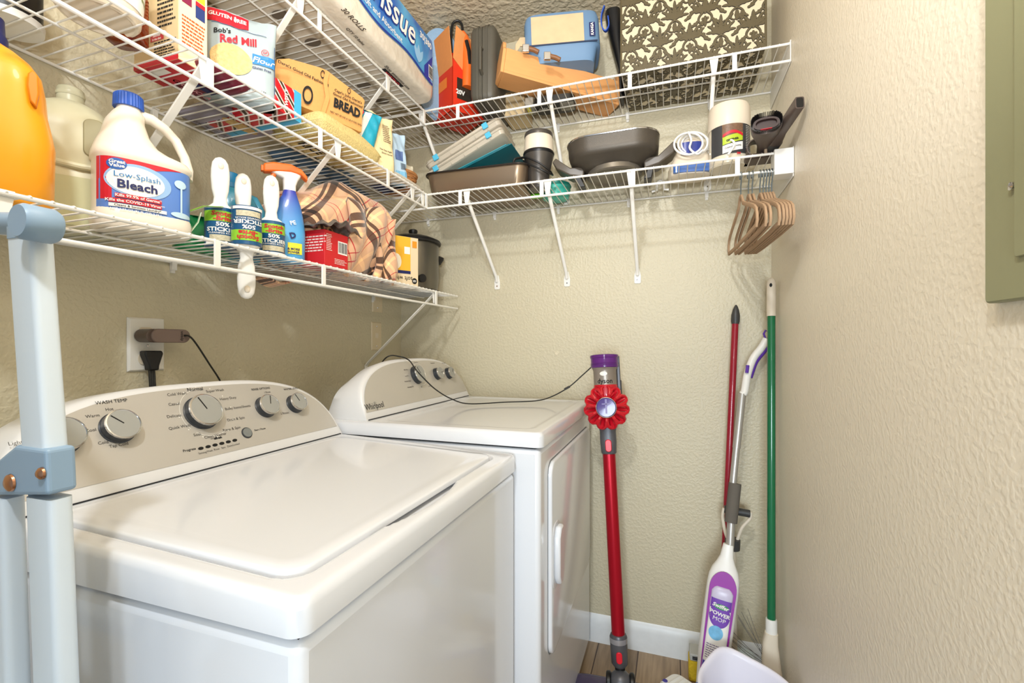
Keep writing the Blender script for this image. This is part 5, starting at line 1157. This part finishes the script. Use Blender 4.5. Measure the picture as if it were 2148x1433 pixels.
MB().loft([oval(.0165,.026,Lt+.0005,p=6),oval(.0165,.026,Lt+.001,p=6)]).build('mouth',M_black,e,smooth=0)
MB().lathe([(.022,.0),(.0235,.004),(.0235,.03),(.022,.034)],28,cap=False).build('collar',M_dgrey,e)
e=T('tool_dock','brown grey plastic dock holding the vacuum tools on the lower back shelf','tool dock',(1.432,-.245,S2),0)
MB().b2(-.05,.052,-.035,.03,0,.016).build('base',M_tool,e,bevel=.004)
for xx in (-.02,.028):
    MB().loft([[(xx+r*math.cos(t),-.01+.02*q,.036+r*math.sin(t)) for t in [R(-50-260*i/20) for i in range(21)]]+[(xx+(r-.003)*math.cos(t),-.01+.02*q,.036+(r-.003)*math.sin(t)) for t in [R(-310+260*i/20) for i in range(21)]] for q,r in ((-1,.026),(1,.026))]).build('clamp',M_tool,e,smooth=40)
MB().b2(.0,.008,-.045,-.03,.006,.05).build('latch',mat('tan latch',(160,140,116),.5),e,bevel=.002)
# hangers
M_velvet=mat('taupe velvet',(172,142,112),.85,bump=.3,bscale=600); M_hook=mat('hook steel',(150,164,176),.2,metal=1)
ords=('first','second','third','fourth','fifth','sixth','seventh','eighth')
def hanger(u,rz,label):
    yy=-.3174; x=fx(u-6,yy); zb=Z2-.051
    e=T('velvet_hanger',label,'clothes hanger',(x,yy,zb),rz,'taupe velvet hangers')
    r=.0125; pts=[(0,r*math.cos(R(a)),-r+.0058+r*math.sin(R(a))) for a in range(200,-31,-15)]
    pts+=[(0,.004,-.030),(0,.0,-.038),(0,0,-.066)]
    MB().tube(pts,.0019,8).build('hook',M_hook,e)
    half=[(0,-.066),(.010,-.068),(.022,-.080),(.034,-.094),(.07,-.108),(.13,-.128),(.175,-.146),(.193,-.158),(.200,-.172),(.202,-.188),(.196,-.199)]
    pts=[(-a,b) for a,b in reversed(half)]+half[1:]
    pth=[Vector((0,a,b)) for a,b in pts]+[Vector((0,.10,-.202)),Vector((0,-.10,-.202))]
    mb=MB(); n=len(pth); rings=[]
    for i,p in enumerate(pth):
        t=(pth[(i+1)%n]-pth[i-1]).normalized(); nrm=Vector((0,-t.z,t.y)); hw=.0055
        rings.append([tuple(p+nrm*a*hw+Vector((b*.0026,0,0))) for a,b in ((-1,-1),(-.6,-1.25),(.6,-1.25),(1,-1),(1,1),(.6,1.25),(-.6,1.25),(-1,1))])
    mb.loft(rings,closed=True).build('frame',M_velvet,e,smooth=50); return e
us=(1560,1576,1584,1600,1607,1613,1619,1625)
for i,u in enumerate(us):
    lab=('taupe velvet hanger on the lower back shelf rail, leftmost of the eight','taupe velvet hanger on the rail, second from the left beside the leftmost','taupe velvet hanger on the rail, third from the left before the gap','taupe velvet hanger on the rail, just right of the gap',
         'taupe velvet hanger on the rail, second one right of the gap','taupe velvet hanger on the rail, third from the right wall','taupe velvet hanger on the rail, next to the rightmost','taupe velvet hanger on the rail, rightmost and closest to the right wall')[i]
    hanger(u,R(-176.6),lab)
# ================================================================ floor things
M_bronze=mat('vacuum grey',(150,140,130),.32,metal=.4); M_vred=mat('vacuum red',(196,14,34),.28,coat=.4); M_tube=mat('red anodised tube',(176,14,36),.3,metal=.5)
M_vpur=mat('purple clear plastic',(112,48,140),.15,trans=.35); M_vgrey=mat('nickel grey plastic',(92,92,96),.35,metal=.3)
A=Vector((fx(1301,-.29),-.29,.095)); B=Vector((fx(1267,-.198),-.198,1.131))
d=(B-A).normalized(); fc=Vector((CX,CY,0))-A; fc.z=0; X=(-fc).cross(Vector((0,0,1))).normalized(); Y=d.cross(X).normalized(); X=Y.cross(d).normalized()
MV=Matrix(((X.x,Y.x,d.x,A.x),(X.y,Y.y,d.y,A.y),(X.z,Y.z,d.z,A.z),(0,0,0,1)))
LV=(B-A).length
e=TM('stick_vacuum','red and grey cordless stick vacuum with purple bin leaning on back wall beside the dryer','vacuum',MV)
def vl(v):      # length along the vacuum seen at picture row v
    f=(745-v)/(745-1375); q=(1390-v)/(1390-745); return LV*q*1.0
s0=vl(772); top=LV
MB().lathe([(.040,s0-.004),(.047,s0),(.048,s0+.006),(.047,s0+.012),(.047,top-.012),(.049,top-.01),(.049,top-.002),(.046,top),(0,top)],40).build('filter',M_vpur,e)
for i in range(3): MB().tube([(.0475*math.cos(2*PI*j/36),.0475*math.sin(2*PI*j/36),s0+.006+i*.004) for j in range(36)],.0012,6,closed=True).build('filter_ring',M_vpur,e)
z1=vl(836)
MB().lathe([(.041,z1+.02),(.040,z1+.04),(.040,s0-.012),(.043,s0-.004),(.046,s0+.001)],40).build('motor_body',M_bronze,e)
f=cylf(.0403); lettering('dyson',.023,M_ink,e,f,.0,vl(802),bold=.02)
f=cylf(.0406); MB().disc2(-.004,vl(786),.013,.0075,f,24).build('mode_switch',M_white,e,smooth=0,fix=False)
MB().loft([se(.086,.082,z1-.012,32,2.4),se(.086,.084,z1+.004,32,2.4),se(.084,.083,z1+.03,32,2.2),se(.081,.081,z1+.043,32,2)]).build('red_collar',M_vred,e,smooth=60)
MB().tube([(-.026,-.040,z1+.014),(-.012,-.046,z1+.001),(0,-.048,z1-.003),(.012,-.046,z1+.001),(.026,-.040,z1+.014)],.006,10).build('bin_release',M_vred,e)
zc=vl(857)
MB().lathe([(.0,-.05),(.045,-.05),(.052,-.02),(.054,.012),(.045,.03),(0,.03)],40,M=Matrix.Translation((0,0,zc))@Matrix.Rotation(PI/2,4,'X')).build('cyclone_body',M_vred,e)
for i in range(11):
    a=2*PI*i/11; M=Matrix.Translation((0,-.0,zc))@Matrix.Rotation(-a,4,'Y')
    MB().tube([(-.010,-.046,.030),(-.013,-.052,.044),(-.014,-.046,.062),(-.008,-.036,.070),(0,-.032,.072),(.008,-.036,.070),(.014,-.046,.062),(.013,-.052,.044),(.010,-.046,.030)],.0062,8,M=M).tube([(0,-.034,.035),(0,-.03,.068)],.009,8,M=M).build('cyclone_cone',M_vred,e)
MB().lathe([(.033,.046),(.0335,.056),(.030,.060),(0,.061)],36,M=Matrix.Translation((0,0,zc))@Matrix.Rotation(PI/2,4,'X')).build('dust_bin',mat('violet bin',(92,70,150),.12,trans=.3),e)
MB().tube([(.033*math.cos(2*PI*i/36),-.057,zc+.033*math.sin(2*PI*i/36)) for i in range(36)],.0018,6,closed=True).build('bin_ring',M_chrome,e)
mb=MB().b2(-.003,.003,-.0625,-.060,zc-.02,zc+.028); mb.b2(-.014,.014,-.0625,-.060,zc+.010,zc+.014); mb.build('bin_bracket',mat('bin bracket',(116,100,160),.3),e)
zn=vl(885); zt=vl(955)
MB().loft([se(a,b,z,32,2.6) for z,a,b in ((zt,.046,.046),(zt+.004,.052,.050),(vl(930),.056,.052),(vl(908),.055,.052),(vl(895),.066,.058),(vl(880),.082,.06),(vl(872),.09,.06))]).build('nozzle_neck',M_vgrey,e,smooth=60)
M_btn=mat('button red',(220,24,44),.3)
def pill(z,y,hh=.030): return MB().prism(stadium(-.011,.011,z,.011),y-.006,y,'y')
MB().loft([[(x*1.0,y,vl(937)+z) for x,z in rrect(-.0105,.0105,-.021,.021,.0104)] for y in (-.024,-.029)]).build('release_button',M_btn,e,bevel=.002)
zb=vl(1318)
MB().lathe([(.0215,zb-.01),(.0215,zt+.01)],32).build('wand',M_tube,e)
MB().lathe([(.020,vl(1378)),(.027,vl(1372)),(.028,vl(1340)),(.028,vl(1330)),(.0285,vl(1322)),(.025,vl(1317)),(.022,vl(1316))],32).build('wand_connector',M_vgrey,e)
MB().lathe([(.0287,vl(1332)),(.0292,vl(1328)),(.0287,vl(1322))],32,cap=False).build('connector_ring',mat('light nickel',(170,168,172),.3,metal=.5),e)
MB().loft([[(x,y,vl(1355)+z) for x,z in rrect(-.0095,.0095,-.018,.018,.0094)] for y in (-.025,-.031)]).build('release_button',M_btn,e,bevel=.002)
MB().tube([(0,0,.03),(.0,.0,.005),(0,-.006,-.02)],[.018,.016,.02],16).build('neck_joint',M_black,e)
MB().lathe([(0,-.033),(.02,-.031),(.031,-.018),(.034,0),(.031,.018),(.02,.031),(0,.033)],28,M=Matrix.Translation((0,-.015,-.022))@Matrix.Rotation(PI/2,4,'Y')).build('ball_joint',M_vgrey,e)
for s in (-1,1): MB().lathe([(0,-.008),(.028,-.008),(.032,-.004),(.032,.004),(.028,.008),(0,.008)],28,M=Matrix.Translation((s*.037,-.015,-.026))@Matrix.Rotation(PI/2,4,'Y')).build('wheel',M_black,e)
MB().box(0,-.035,-.045,.04,.05,.03).build('head_neck',M_black,e,bevel=.006)
Mh=MV.inverted()@Matrix.Translation((A.x-.025,A.y-.02,0))@Matrix.Rotation(R(4),4,'Z')
hdm=MB().loft([se(a,b,z,40,6) for z,a,b in ((.012,.24,.095),(.016,.25,.105),(.040,.25,.105),(.052,.24,.09),(.056,.22,.07))],M=Mh).build('cleaner_head',mat('clear purple grey head',(96,84,120),.12,trans=.45),e,smooth=50)
MB().lathe([(.018,-.112),(.019,-.108),(.019,.108),(.018,.112)],28,M=Mh@Matrix.Translation((0,-.02,.030))@Matrix.Rotation(PI/2,4,'Y')).build('brush_bar',mat('violet brush bar',(84,66,186),.6,noise=.3,nscale=200),hdm)
MB().tube([(-.118,-.048,.05),(.118,-.048,.05)],.003,8,M=Mh).build('head_edge',M_chrome,hdm)
# battery rail behind
MB().b2(.040,.052,.00,.035,vl(822),vl(748)).build('battery_pack',M_vgrey,e,bevel=.003)
MB().tube([(.030,.040,vl(870)),(.046,.048,vl(850)),(.046,.050,vl(800))],.009,12).build('pistol_grip',M_vgrey,e)
# mop with red pole (sponge mop)
t_=Vector((fx(1543,-.03),-.03,zz(662,fx(1543,-.03),-.03))); bt_=Vector((fx(1512,-.11),-.11,.16))
dv=(t_-bt_).normalized(); tt=Vector((fx(1544,-.028),-.028,zz(640,fx(1544,-.028),-.028)))
e=T('sponge_mop','mop with dark red pole, grey tip and yellow sponge leaning on back wall','mop',(bt_.x,bt_.y,0))
MB().tube([bt_,t_],.0115,16).build('pole',mat('dark red pole',(150,20,42),.25,coat=.5),e)
MB().tube([t_-dv*.03,t_-dv*.02,t_,t_+dv*.02,t_+dv*.032,t_+dv*.038],[.0125,.0145,.0145,.0105,.006,.002],16).build('tip_grip',M_dgrey,e)
xs=fx(1444,-.10)
MB().b2(xs,xs+.16,-.125,-.065,.0,.078).build('sponge',mat('yellow sponge',(222,188,44),.95,bump=.9,bscale=160,bdist=.003,noise=.12,nscale=120),e,bevel=.008)
MB().b2(xs+.003,xs+.157,-.128,-.062,.076,.10).build('clamp_plate',mat('pale grey plastic',(186,188,184),.4),e,bevel=.004)
MB().tube([(xs+.08,-.095,.098),(xs+.085,-.11,.13),tuple(bt_)],.012,12).build('neck',mat('pale grey plastic',(186,188,184),.4),e)
MB().tube([(xs+.012,-.1285,.088),(xs+.034,-.1285,.088)],.005,8).build('clamp_slot',M_black,e)
rebase(e)
# spray mop
def on(u,v,y): x=fx(u,y); return Vector((x,y,zz(v,x,y)))
e=T('spray_mop','white spray mop with purple label bottle, silver tube and grey foam grip','mop',(fx(1490,-.30),-.30,0))
q=[on(1608,712,-.05),on(1597,730,-.055),on(1580,752,-.065),on(1568,785,-.075),on(1562,820,-.085),on(1557,828,-.087)]
yt=lambda v:-.087-(v-828)/(1140-828)*.085
MB().tube(link_cable(q,5),[.0125]*26,16).build('handle',M_white,e)
qq=[p+Vector((.008,.004,-.012)) for p in q[:4]]
MB().tube(link_cable(qq,5),.0085,12).build('handle_underside',mat('purple plastic',(92,52,160),.35),e)
MB().tube([on(1606,712,-.05),on(1602,700,-.05),on(1606,693,-.05),on(1612,696,-.05),on(1611,710,-.05)],.0035,8,closed=True).build('hanging_loop',mat('purple plastic',(92,52,160),.35),e)
b0=on(1570,766,-.075)+Vector((-.004,-.0125,0)); MB().tube([b0,on(1568,782,-.078)+Vector((-.004,-.0125,0))],.0055,10).build('trigger_button',mat('purple plastic',(92,52,160),.35),e)
M_alu=mat('satin silver tube',(190,186,180),.35,metal=.6)
MB().tube([on(1557,826,yt(828)),on(1545,940,yt(940))],.0125,16).build('tube_section',M_alu,e)
MB().tube([on(1545,938,yt(940)),on(1537,1020,yt(1020))],.0112,16).build('tube_section',M_alu,e)
MB().tube([on(1542,1014,yt(1014)),on(1533,1096,yt(1096))],.0195,20).build('foam_grip',mat('foam grey',(100,94,86),.9),e)
MB().tube([on(1534,1090,yt(1096)),on(1531,1148,yt(1148))],.0125,16).build('tube_section',M_alu,e)
A2=on(1528,1142,yt(1145)); B2=on(1497,1372,-.235)
dn=(B2-A2); Lm=dn.length; dz=(-dn).normalized(); fc=Vector((CX,CY,0))-B2; fc.z=0; X=(-fc).cross(Vector((0,0,1))).normalized(); X=(X-dz*X.dot(dz)).normalized(); Yv=dz.cross(X)
MM=Matrix(((X.x,Yv.x,dz.x,B2.x),(X.y,Yv.y,dz.y,B2.y),(X.z,Yv.z,dz.z,B2.z),(0,0,0,1)))
def mw(q): return [(x,y,z) for x,y,z in q]
rg=[]
for t,w_,dd in ((-.12,.075,.05),(0,.092,.058),(.10,.096,.06),(.62*Lm,.096,.06),(.70*Lm,.092,.058),(.77*Lm,.078,.05),(.83*Lm,.056,.042),(.89*Lm,.040,.034),(Lm,.031,.030)):
    rg.append(se(w_,dd,min(t,Lm),36,2.8))
MM2=MM@Matrix.Translation((0,0,.020))@Matrix.Diagonal((1.1,1,1,1))
bd=MB().loft(rg,M=MM).build('mop_body',M_white,e,smooth=60)
fq=lambda o:(lambda s,t:MM@Vector((s,-.031-o+abs(s)**2*2.2,t)))
ar=[(-.030,-.10),(.030,-.10),(.036,.17)]+[(.000+.036*math.cos(R(a)),.185+.055*math.sin(R(a))) for a in range(0,181,12)]+[(-.036,.17)]
MB().prism([(a,b) for a,b in ar],-.0345,-.029,'y',MM2).build('purple_recess',mat('recess purple',(150,50,160),.4),bd)
MB().loft([se(.058,.03,t,28,3,cy=-.030) if t<.18 else se(.058*k,.03*k,t,28,2.6,cy=-.030) for t,k in ((-.09,1),(.10,1),(.165,1),(.178,.95),(.188,.8),(.193,.6))],M=MM2).build('solution_bottle',mat('milky violet bottle',(206,200,222),.3,sss=.2),bd,smooth=60)
fl=lambda o:(lambda s,t:MM2@Vector((s,-.030-.015*(1-min(.97,abs(s)/.029)**3)**(1/3)-o,t)))
lb=MB().rect2(-.0275,.0275,-.03,.155,fl(.0006),16,10).build('label',M_wprint,bd,smooth=60,fix=False)
M_pur=mat('label purple',(118,70,176),.45)
mb=MB(); mb.disc2(0,.110,.0275,.036,fl(.0012),36); mb.build('purple_disc',M_pur,bd,smooth=0,fix=False)
MB().rect2(-.027,.0275,.128,.158,fl(.0013),12,3).build('purple_top',M_pur,bd,smooth=0,fix=False)
MB().disc2(-.004,.058,.019,.021,fl(.0014),28).build('sky_picture',mat('sky picture',(120,186,230),.5,noise=.35,nscale=60),bd,smooth=0,fix=False)
MB().disc2(.002,.137,.02,.008,fl(.0018),24).build('logo_field',mat('logo green',(60,150,90),.5),bd,smooth=0,fix=False)
lettering('Swiffer',.0155,M_wprint,lb,fl(.0026),.0,.138,bold=.03,rot=-.12,slant=.2)
lettering('POWER',.0155,M_wprint,lb,fl(.0024),.0,.115,bold=.03,rot=-.1); lettering('MOP',.0165,M_wprint,lb,fl(.0024),.0,.099,bold=0,rot=-.1)
mb=lines(MB(),fl(.0014),-.024,.024,-.022,.024,7,random.Random(6),.35); mb.build('small_print',mat('purple grey print',(110,90,140),.5),bd,smooth=0,fix=False)
MB().rect2(-.0275,.0275,-.085,-.032,fl(.0008),16,3).build('violet_base',mat('label violet',(84,70,170),.45),bd,smooth=60,fix=False)
pc_=B2-dz*.11
MB().tube([pc_,Vector((1.25,-.235,.035))],.014,12).build('swivel_neck',M_dgrey,e)
# flat mop head on the floor
xh0=fx(1405,-.42)
Mh=Matrix.Translation((1.252,-.245,0))@Matrix.Rotation(R(-36),4,'Z')
MB().prism([(a,b) for a,b in rrect(-.13,.13,-.055,.055,.03)],.004,.018,'z',Mh).build('cleaning_pad',mat('violet pad',(76,70,160),.8),e,bevel=.004)
hd2=MB().loft([[(x,y,z) for x,y in rrect(-.125*k,.125*k,-.048*k,.048*k,.026)] for z,k in ((.018,1),(.026,1),(.034,.94))],M=Mh).build('head_plate',M_white,e,smooth=40)
for i in range(7): MB().tube([(-.095+i*.018,-.038,.034),(-.095+i*.018,.036,.034)],.004,8,M=Mh).build('ridge',M_white,hd2)
MB().lathe([(0,0),(.010,0),(.008,.005),(0,.006)],18,M=Mh@Matrix.Translation((-.112,-.02,.03))).build('violet_stud',mat('violet pad',(76,70,160),.8),hd2)
rebase(e)
# long handled dustpan with D grip
yh=-.112
c=on(1546,1078,yh)
e=T('dustpan','grey and cream D grip handle of a long dustpan standing behind the spray mop','dustpan',(c.x,yh,0))
MB().tube([on(1519,1068,yh),on(1573,1078,yh)],.0125,16).build('grip',M_dgrey,e,bevel=.001)
for a in ([on(1519,1066,yh),on(1516,1085,yh),on(1521,1115,yh),on(1528,1135,yh)],[on(1575,1074,yh),on(1573,1088,yh),on(1556,1108,yh),on(1546,1135,yh)]):
    MB().tube(link_cable(a,5),.0055,10).build('grip_arm',M_cream,e)
MB().tube([on(1537,1130,yh),on(1536,1152,yh)],.024,16).build('socket',M_dgrey,e,bevel=.002)
MB().tube([on(1536,1150,yh),Vector((c.x-.01,yh-.01,.10))],.011,14).build('shaft',M_cream,e)
MB().prism([(c.x-.10,-.12),(c.x+.06,-.12),(c.x+.06,-.03),(c.x-.10,-.03)],.004,.10,'z').build('pan',mat('pale blue white plastic',(208,222,228),.4),e,bevel=.006)
rebase(e)
# green broom
tp=Vector((fx(1618,-.115),-.115,0)); tp.z=zz(582,tp.x,tp.y); bm_=Vector((fx(1618,-.20),-.20,.0)); bm_.z=zz(1302,bm_.x,bm_.y)
def lp(q): return bm_.lerp(tp,q)
e=T('green_broom','broom with green pole and cream grip standing in the right back corner','broom',(bm_.x,bm_.y,0))
q1=(1302-660)/(1302-582)
MB().tube([lp(-.02),lp(q1)],.0122,20).build('pole',mat('green pole',(0,104,62),.25,coat=.6),e)
mb=MB(); pts=[];rs=[]
for i in range(40): pts.append(lp(q1-.01+(1-q1+.008)*i/39)); rs.append((.0138+.0006*(i%2)) if i<34 else .0135*math.sqrt(max(.05,1-((i-33)/6.5)**2)))
mb.tube(pts,rs,18).build('grip',M_cream,e)
MB().lathe([(0,-.001),(.004,-.001),(.004,.002),(0,.002)],14,sy=1.6,M=Matrix.Translation(lp(.975)+Vector((-.004,-.0135,0)))@Matrix.Rotation(PI/2,4,'X')).build('hanging_hole',M_ink,e)
MB().tube([lp(-.11),lp(-.08),lp(.0),lp(.005)],[.018,.017,.0165,.0155],20).build('ferrule',M_white,e)
hb=lp(-.06); 
hm=MB().loft([[(hb.x+cx_+x,hb.y+cy_+y,z) for x,y in [(a[0],a[1]) for a in se(w2,d2,0,28,3)]] for z,w2,d2,cx_,cy_ in ((hb.z+.03,.036,.034,0,0),(hb.z,.044,.04,-.004,-.002),(hb.z-.05,.052,.045,-.003,-.008),(hb.z-.10,.056,.045,.0,-.018),(hb.z-.13,.056,.045,.0,-.022))]).build('broom_head',M_cream,e,smooth=60)
rnd=random.Random(4); mb=MB()
for i in range(130):
    a=rnd.uniform(-.036,.02); st=Vector((hb.x-.004+a,hb.y-.012+rnd.uniform(-.016,.016),hb.z-.12)); en=Vector((hb.x-.03+a*1.2+rnd.uniform(-.02,.0),hb.y-.02+rnd.uniform(-.05,.04),max(.004,hb.z-.30+rnd.uniform(-.01,.01)))); mb.tube([st,st.lerp(en,.5)+Vector((-.004,0,0)),en],.0009,4)
for i in range(14):
    st=Vector((hb.x-.026,hb.y-.01,hb.z-.02-.006*i)); an=R(118+rnd.uniform(-8,12)) if i<5 else R(155+rnd.uniform(-12,18)); l=.11 if i<5 else .10
    en=st+Vector((l*math.cos(an),.03,l*math.sin(an))); mb.tube([st,st.lerp(en,.5)+Vector((0,0,-.004)),en],.0009,4)
o=mb.build('bristles',mat('grey bristle',(92,88,84),.7),e); o['kind']='stuff'
rebase(e)
# bucket
bc=Vector((1.366,-.475,0)); e=T('white_bucket','white plastic bucket with pouring lip on the floor in front of the mops','bucket',bc); e.scale=(.93,.96,1)
def br(z,r,o=0):
    out=[]
    for i in range(64):
        a=2*PI*i/64; k=1+.10*math.exp(-((a-R(112))/.30)**2)-.02*math.sin(2*a)
        out.append((r*k*math.cos(a),r*k*math.sin(a),z+(.020*math.exp(-((a-R(112))/.5)**2)+.012*math.sin(a) if z>.2 else 0)))
    return out
bb=MB().loft([br(0,.098),br(.004,.102),br(.22,.126),br(.228,.130),br(.236,.136),br(.241,.137),br(.243,.133),br(.24,.127),br(.228,.123),br(.01,.098)]).build('pail',mat('white lavender plastic',(232,230,242),.35,sss=.1),e,smooth=60)
for a in (178,-2): MB().box(.137*math.cos(R(a)),.137*math.sin(R(a)),.215,.012,.028,.03).build('handle_lug',mat('blue lug',(60,110,200),.4) if a==178 else M_white,e,bevel=.003)
MB().tube([(.142*math.cos(R(a)),.142*math.sin(R(a)),.21-.10*abs(math.sin(R(a-178)))) for a in range(178,361,10)],.0025,8).build('bail_handle',M_chrome,e)
# ================================================================ foreground folding ladder
e=T('folding_ladder','folded light blue and white metal step ladder standing left of the washing machine','ladder',(.52,-1.56,0))
yl=-1.535
M_lw=mat('white blue metal',(214,226,236),.35); M_lb2=mat('grey blue plastic',(140,166,190),.4); M_rv=mat('copper rivet',(190,140,110),.25,metal=1)
def at(u,v,y=yl): return on(u,v,y)
pt,pb=at(83,500),at(108,960)
xc=lambda v:(83+(v-500)*(108-83)/460)
ang=math.atan2(CX-.52,CY+1.56)  # faces of the tubes square to the room
def post(pts,w_,dp,name,m,r=.007):
    rings=[]
    for p in pts: rings.append([(p[0]+a,p[1]+b,p[2]) for a,b in rrect(-w_/2,w_/2,-dp/2,dp/2,r,4)])
    return MB().loft(rings).build(name,m,e,smooth=50)
Mr=None
def seg(u0,v0,u1,v1,w_,name,m,y=yl,dp=.022,r=.006): return post([at(u0,v0,y),at(u1,v1,y)],w_,dp,name,m,r)
seg(96,960,64,498,.044,'upper_post',M_lw)
cp=at(78,470); hl=at(-140,466)
MB().tube([hl,at(60,470)],.0125,20).build('top_handle',M_lb2,e)
MB().lathe([(.0,-.016),(.016,-.016),(.0185,-.012),(.0185,.012),(.016,.016),(0,.016)],32,M=Matrix.Translation(at(78,470,yl-.012))@Matrix.Rotation(PI/2,4,'X')@Matrix.Scale(1.0,4)).build('handle_end_cap',M_lb2,e)
seg(65,503,64,478,.044,'post_cap',M_lb2,dp=.024)
lc=[at(u,v,yl-.014) for u,v in ((-30,985),(30,935),(96,944),(100,1040),(-30,1040))]
mb=MB(); n=5; mb.loft([[tuple(p) for p in lc],[(p.x,p.y+.026,p.z) for p in lc]]); mb.build('hinge_bracket',M_lb2,e,smooth=0,bevel=.004,seg=3)
for u,v,r in ((22,1013,.0095),(88,993,.0065)):
    MB().lathe([(0,0),(r,0),(r*.92,.002),(r*.5,.0042),(0,.0045)],24,M=Matrix.Translation(at(u,v,yl-.0145))@Matrix.Rotation(PI/2,4,'X')).build('rivet',M_rv,e)
def zbot(u,y): x=fx(u,y); return x
a1=at(100,1040); a0=Vector((a1.x+.058,a1.y,.03)); b1=at(8,1040,yl-.004); b0=Vector((b1.x+.055,b1.y,.03))
post([a1+Vector((.003,0,0)),a0+Vector((.006,0,0))],.045,.022,'front_leg',M_lw); post([b1,b0],.040,.022,'rear_leg',M_lw)
post([a1+Vector((-.0235,.004,0)),a0+Vector((-.0235,.004,0))],.010,.016,'leg_channel',mat('channel blue grey',(96,126,150),.5),.003)
for p in (a0,b0): post([(p.x,p.y,.0),(p.x,p.y,.035)],.05,.03,'rubber_foot',M_lb2,.006)
# the other side of the frame, outside the picture
dx=Vector((-.34,-.015,0))
post([pb+dx,pt+dx],.052,.022,'upper_post',M_lw); post([a1+dx,a0+dx],.046,.024,'front_leg',M_lw); post([b1+dx,b0+dx],.046,.024,'rear_leg',M_lw)
for z in (.25,.50,.75): MB().b2(a0.x+dx.x,a0.x-.02,yl-.035,yl-.006,z-.012,z+.012).build('step',M_lw,e,bevel=.004)
rebase(e)
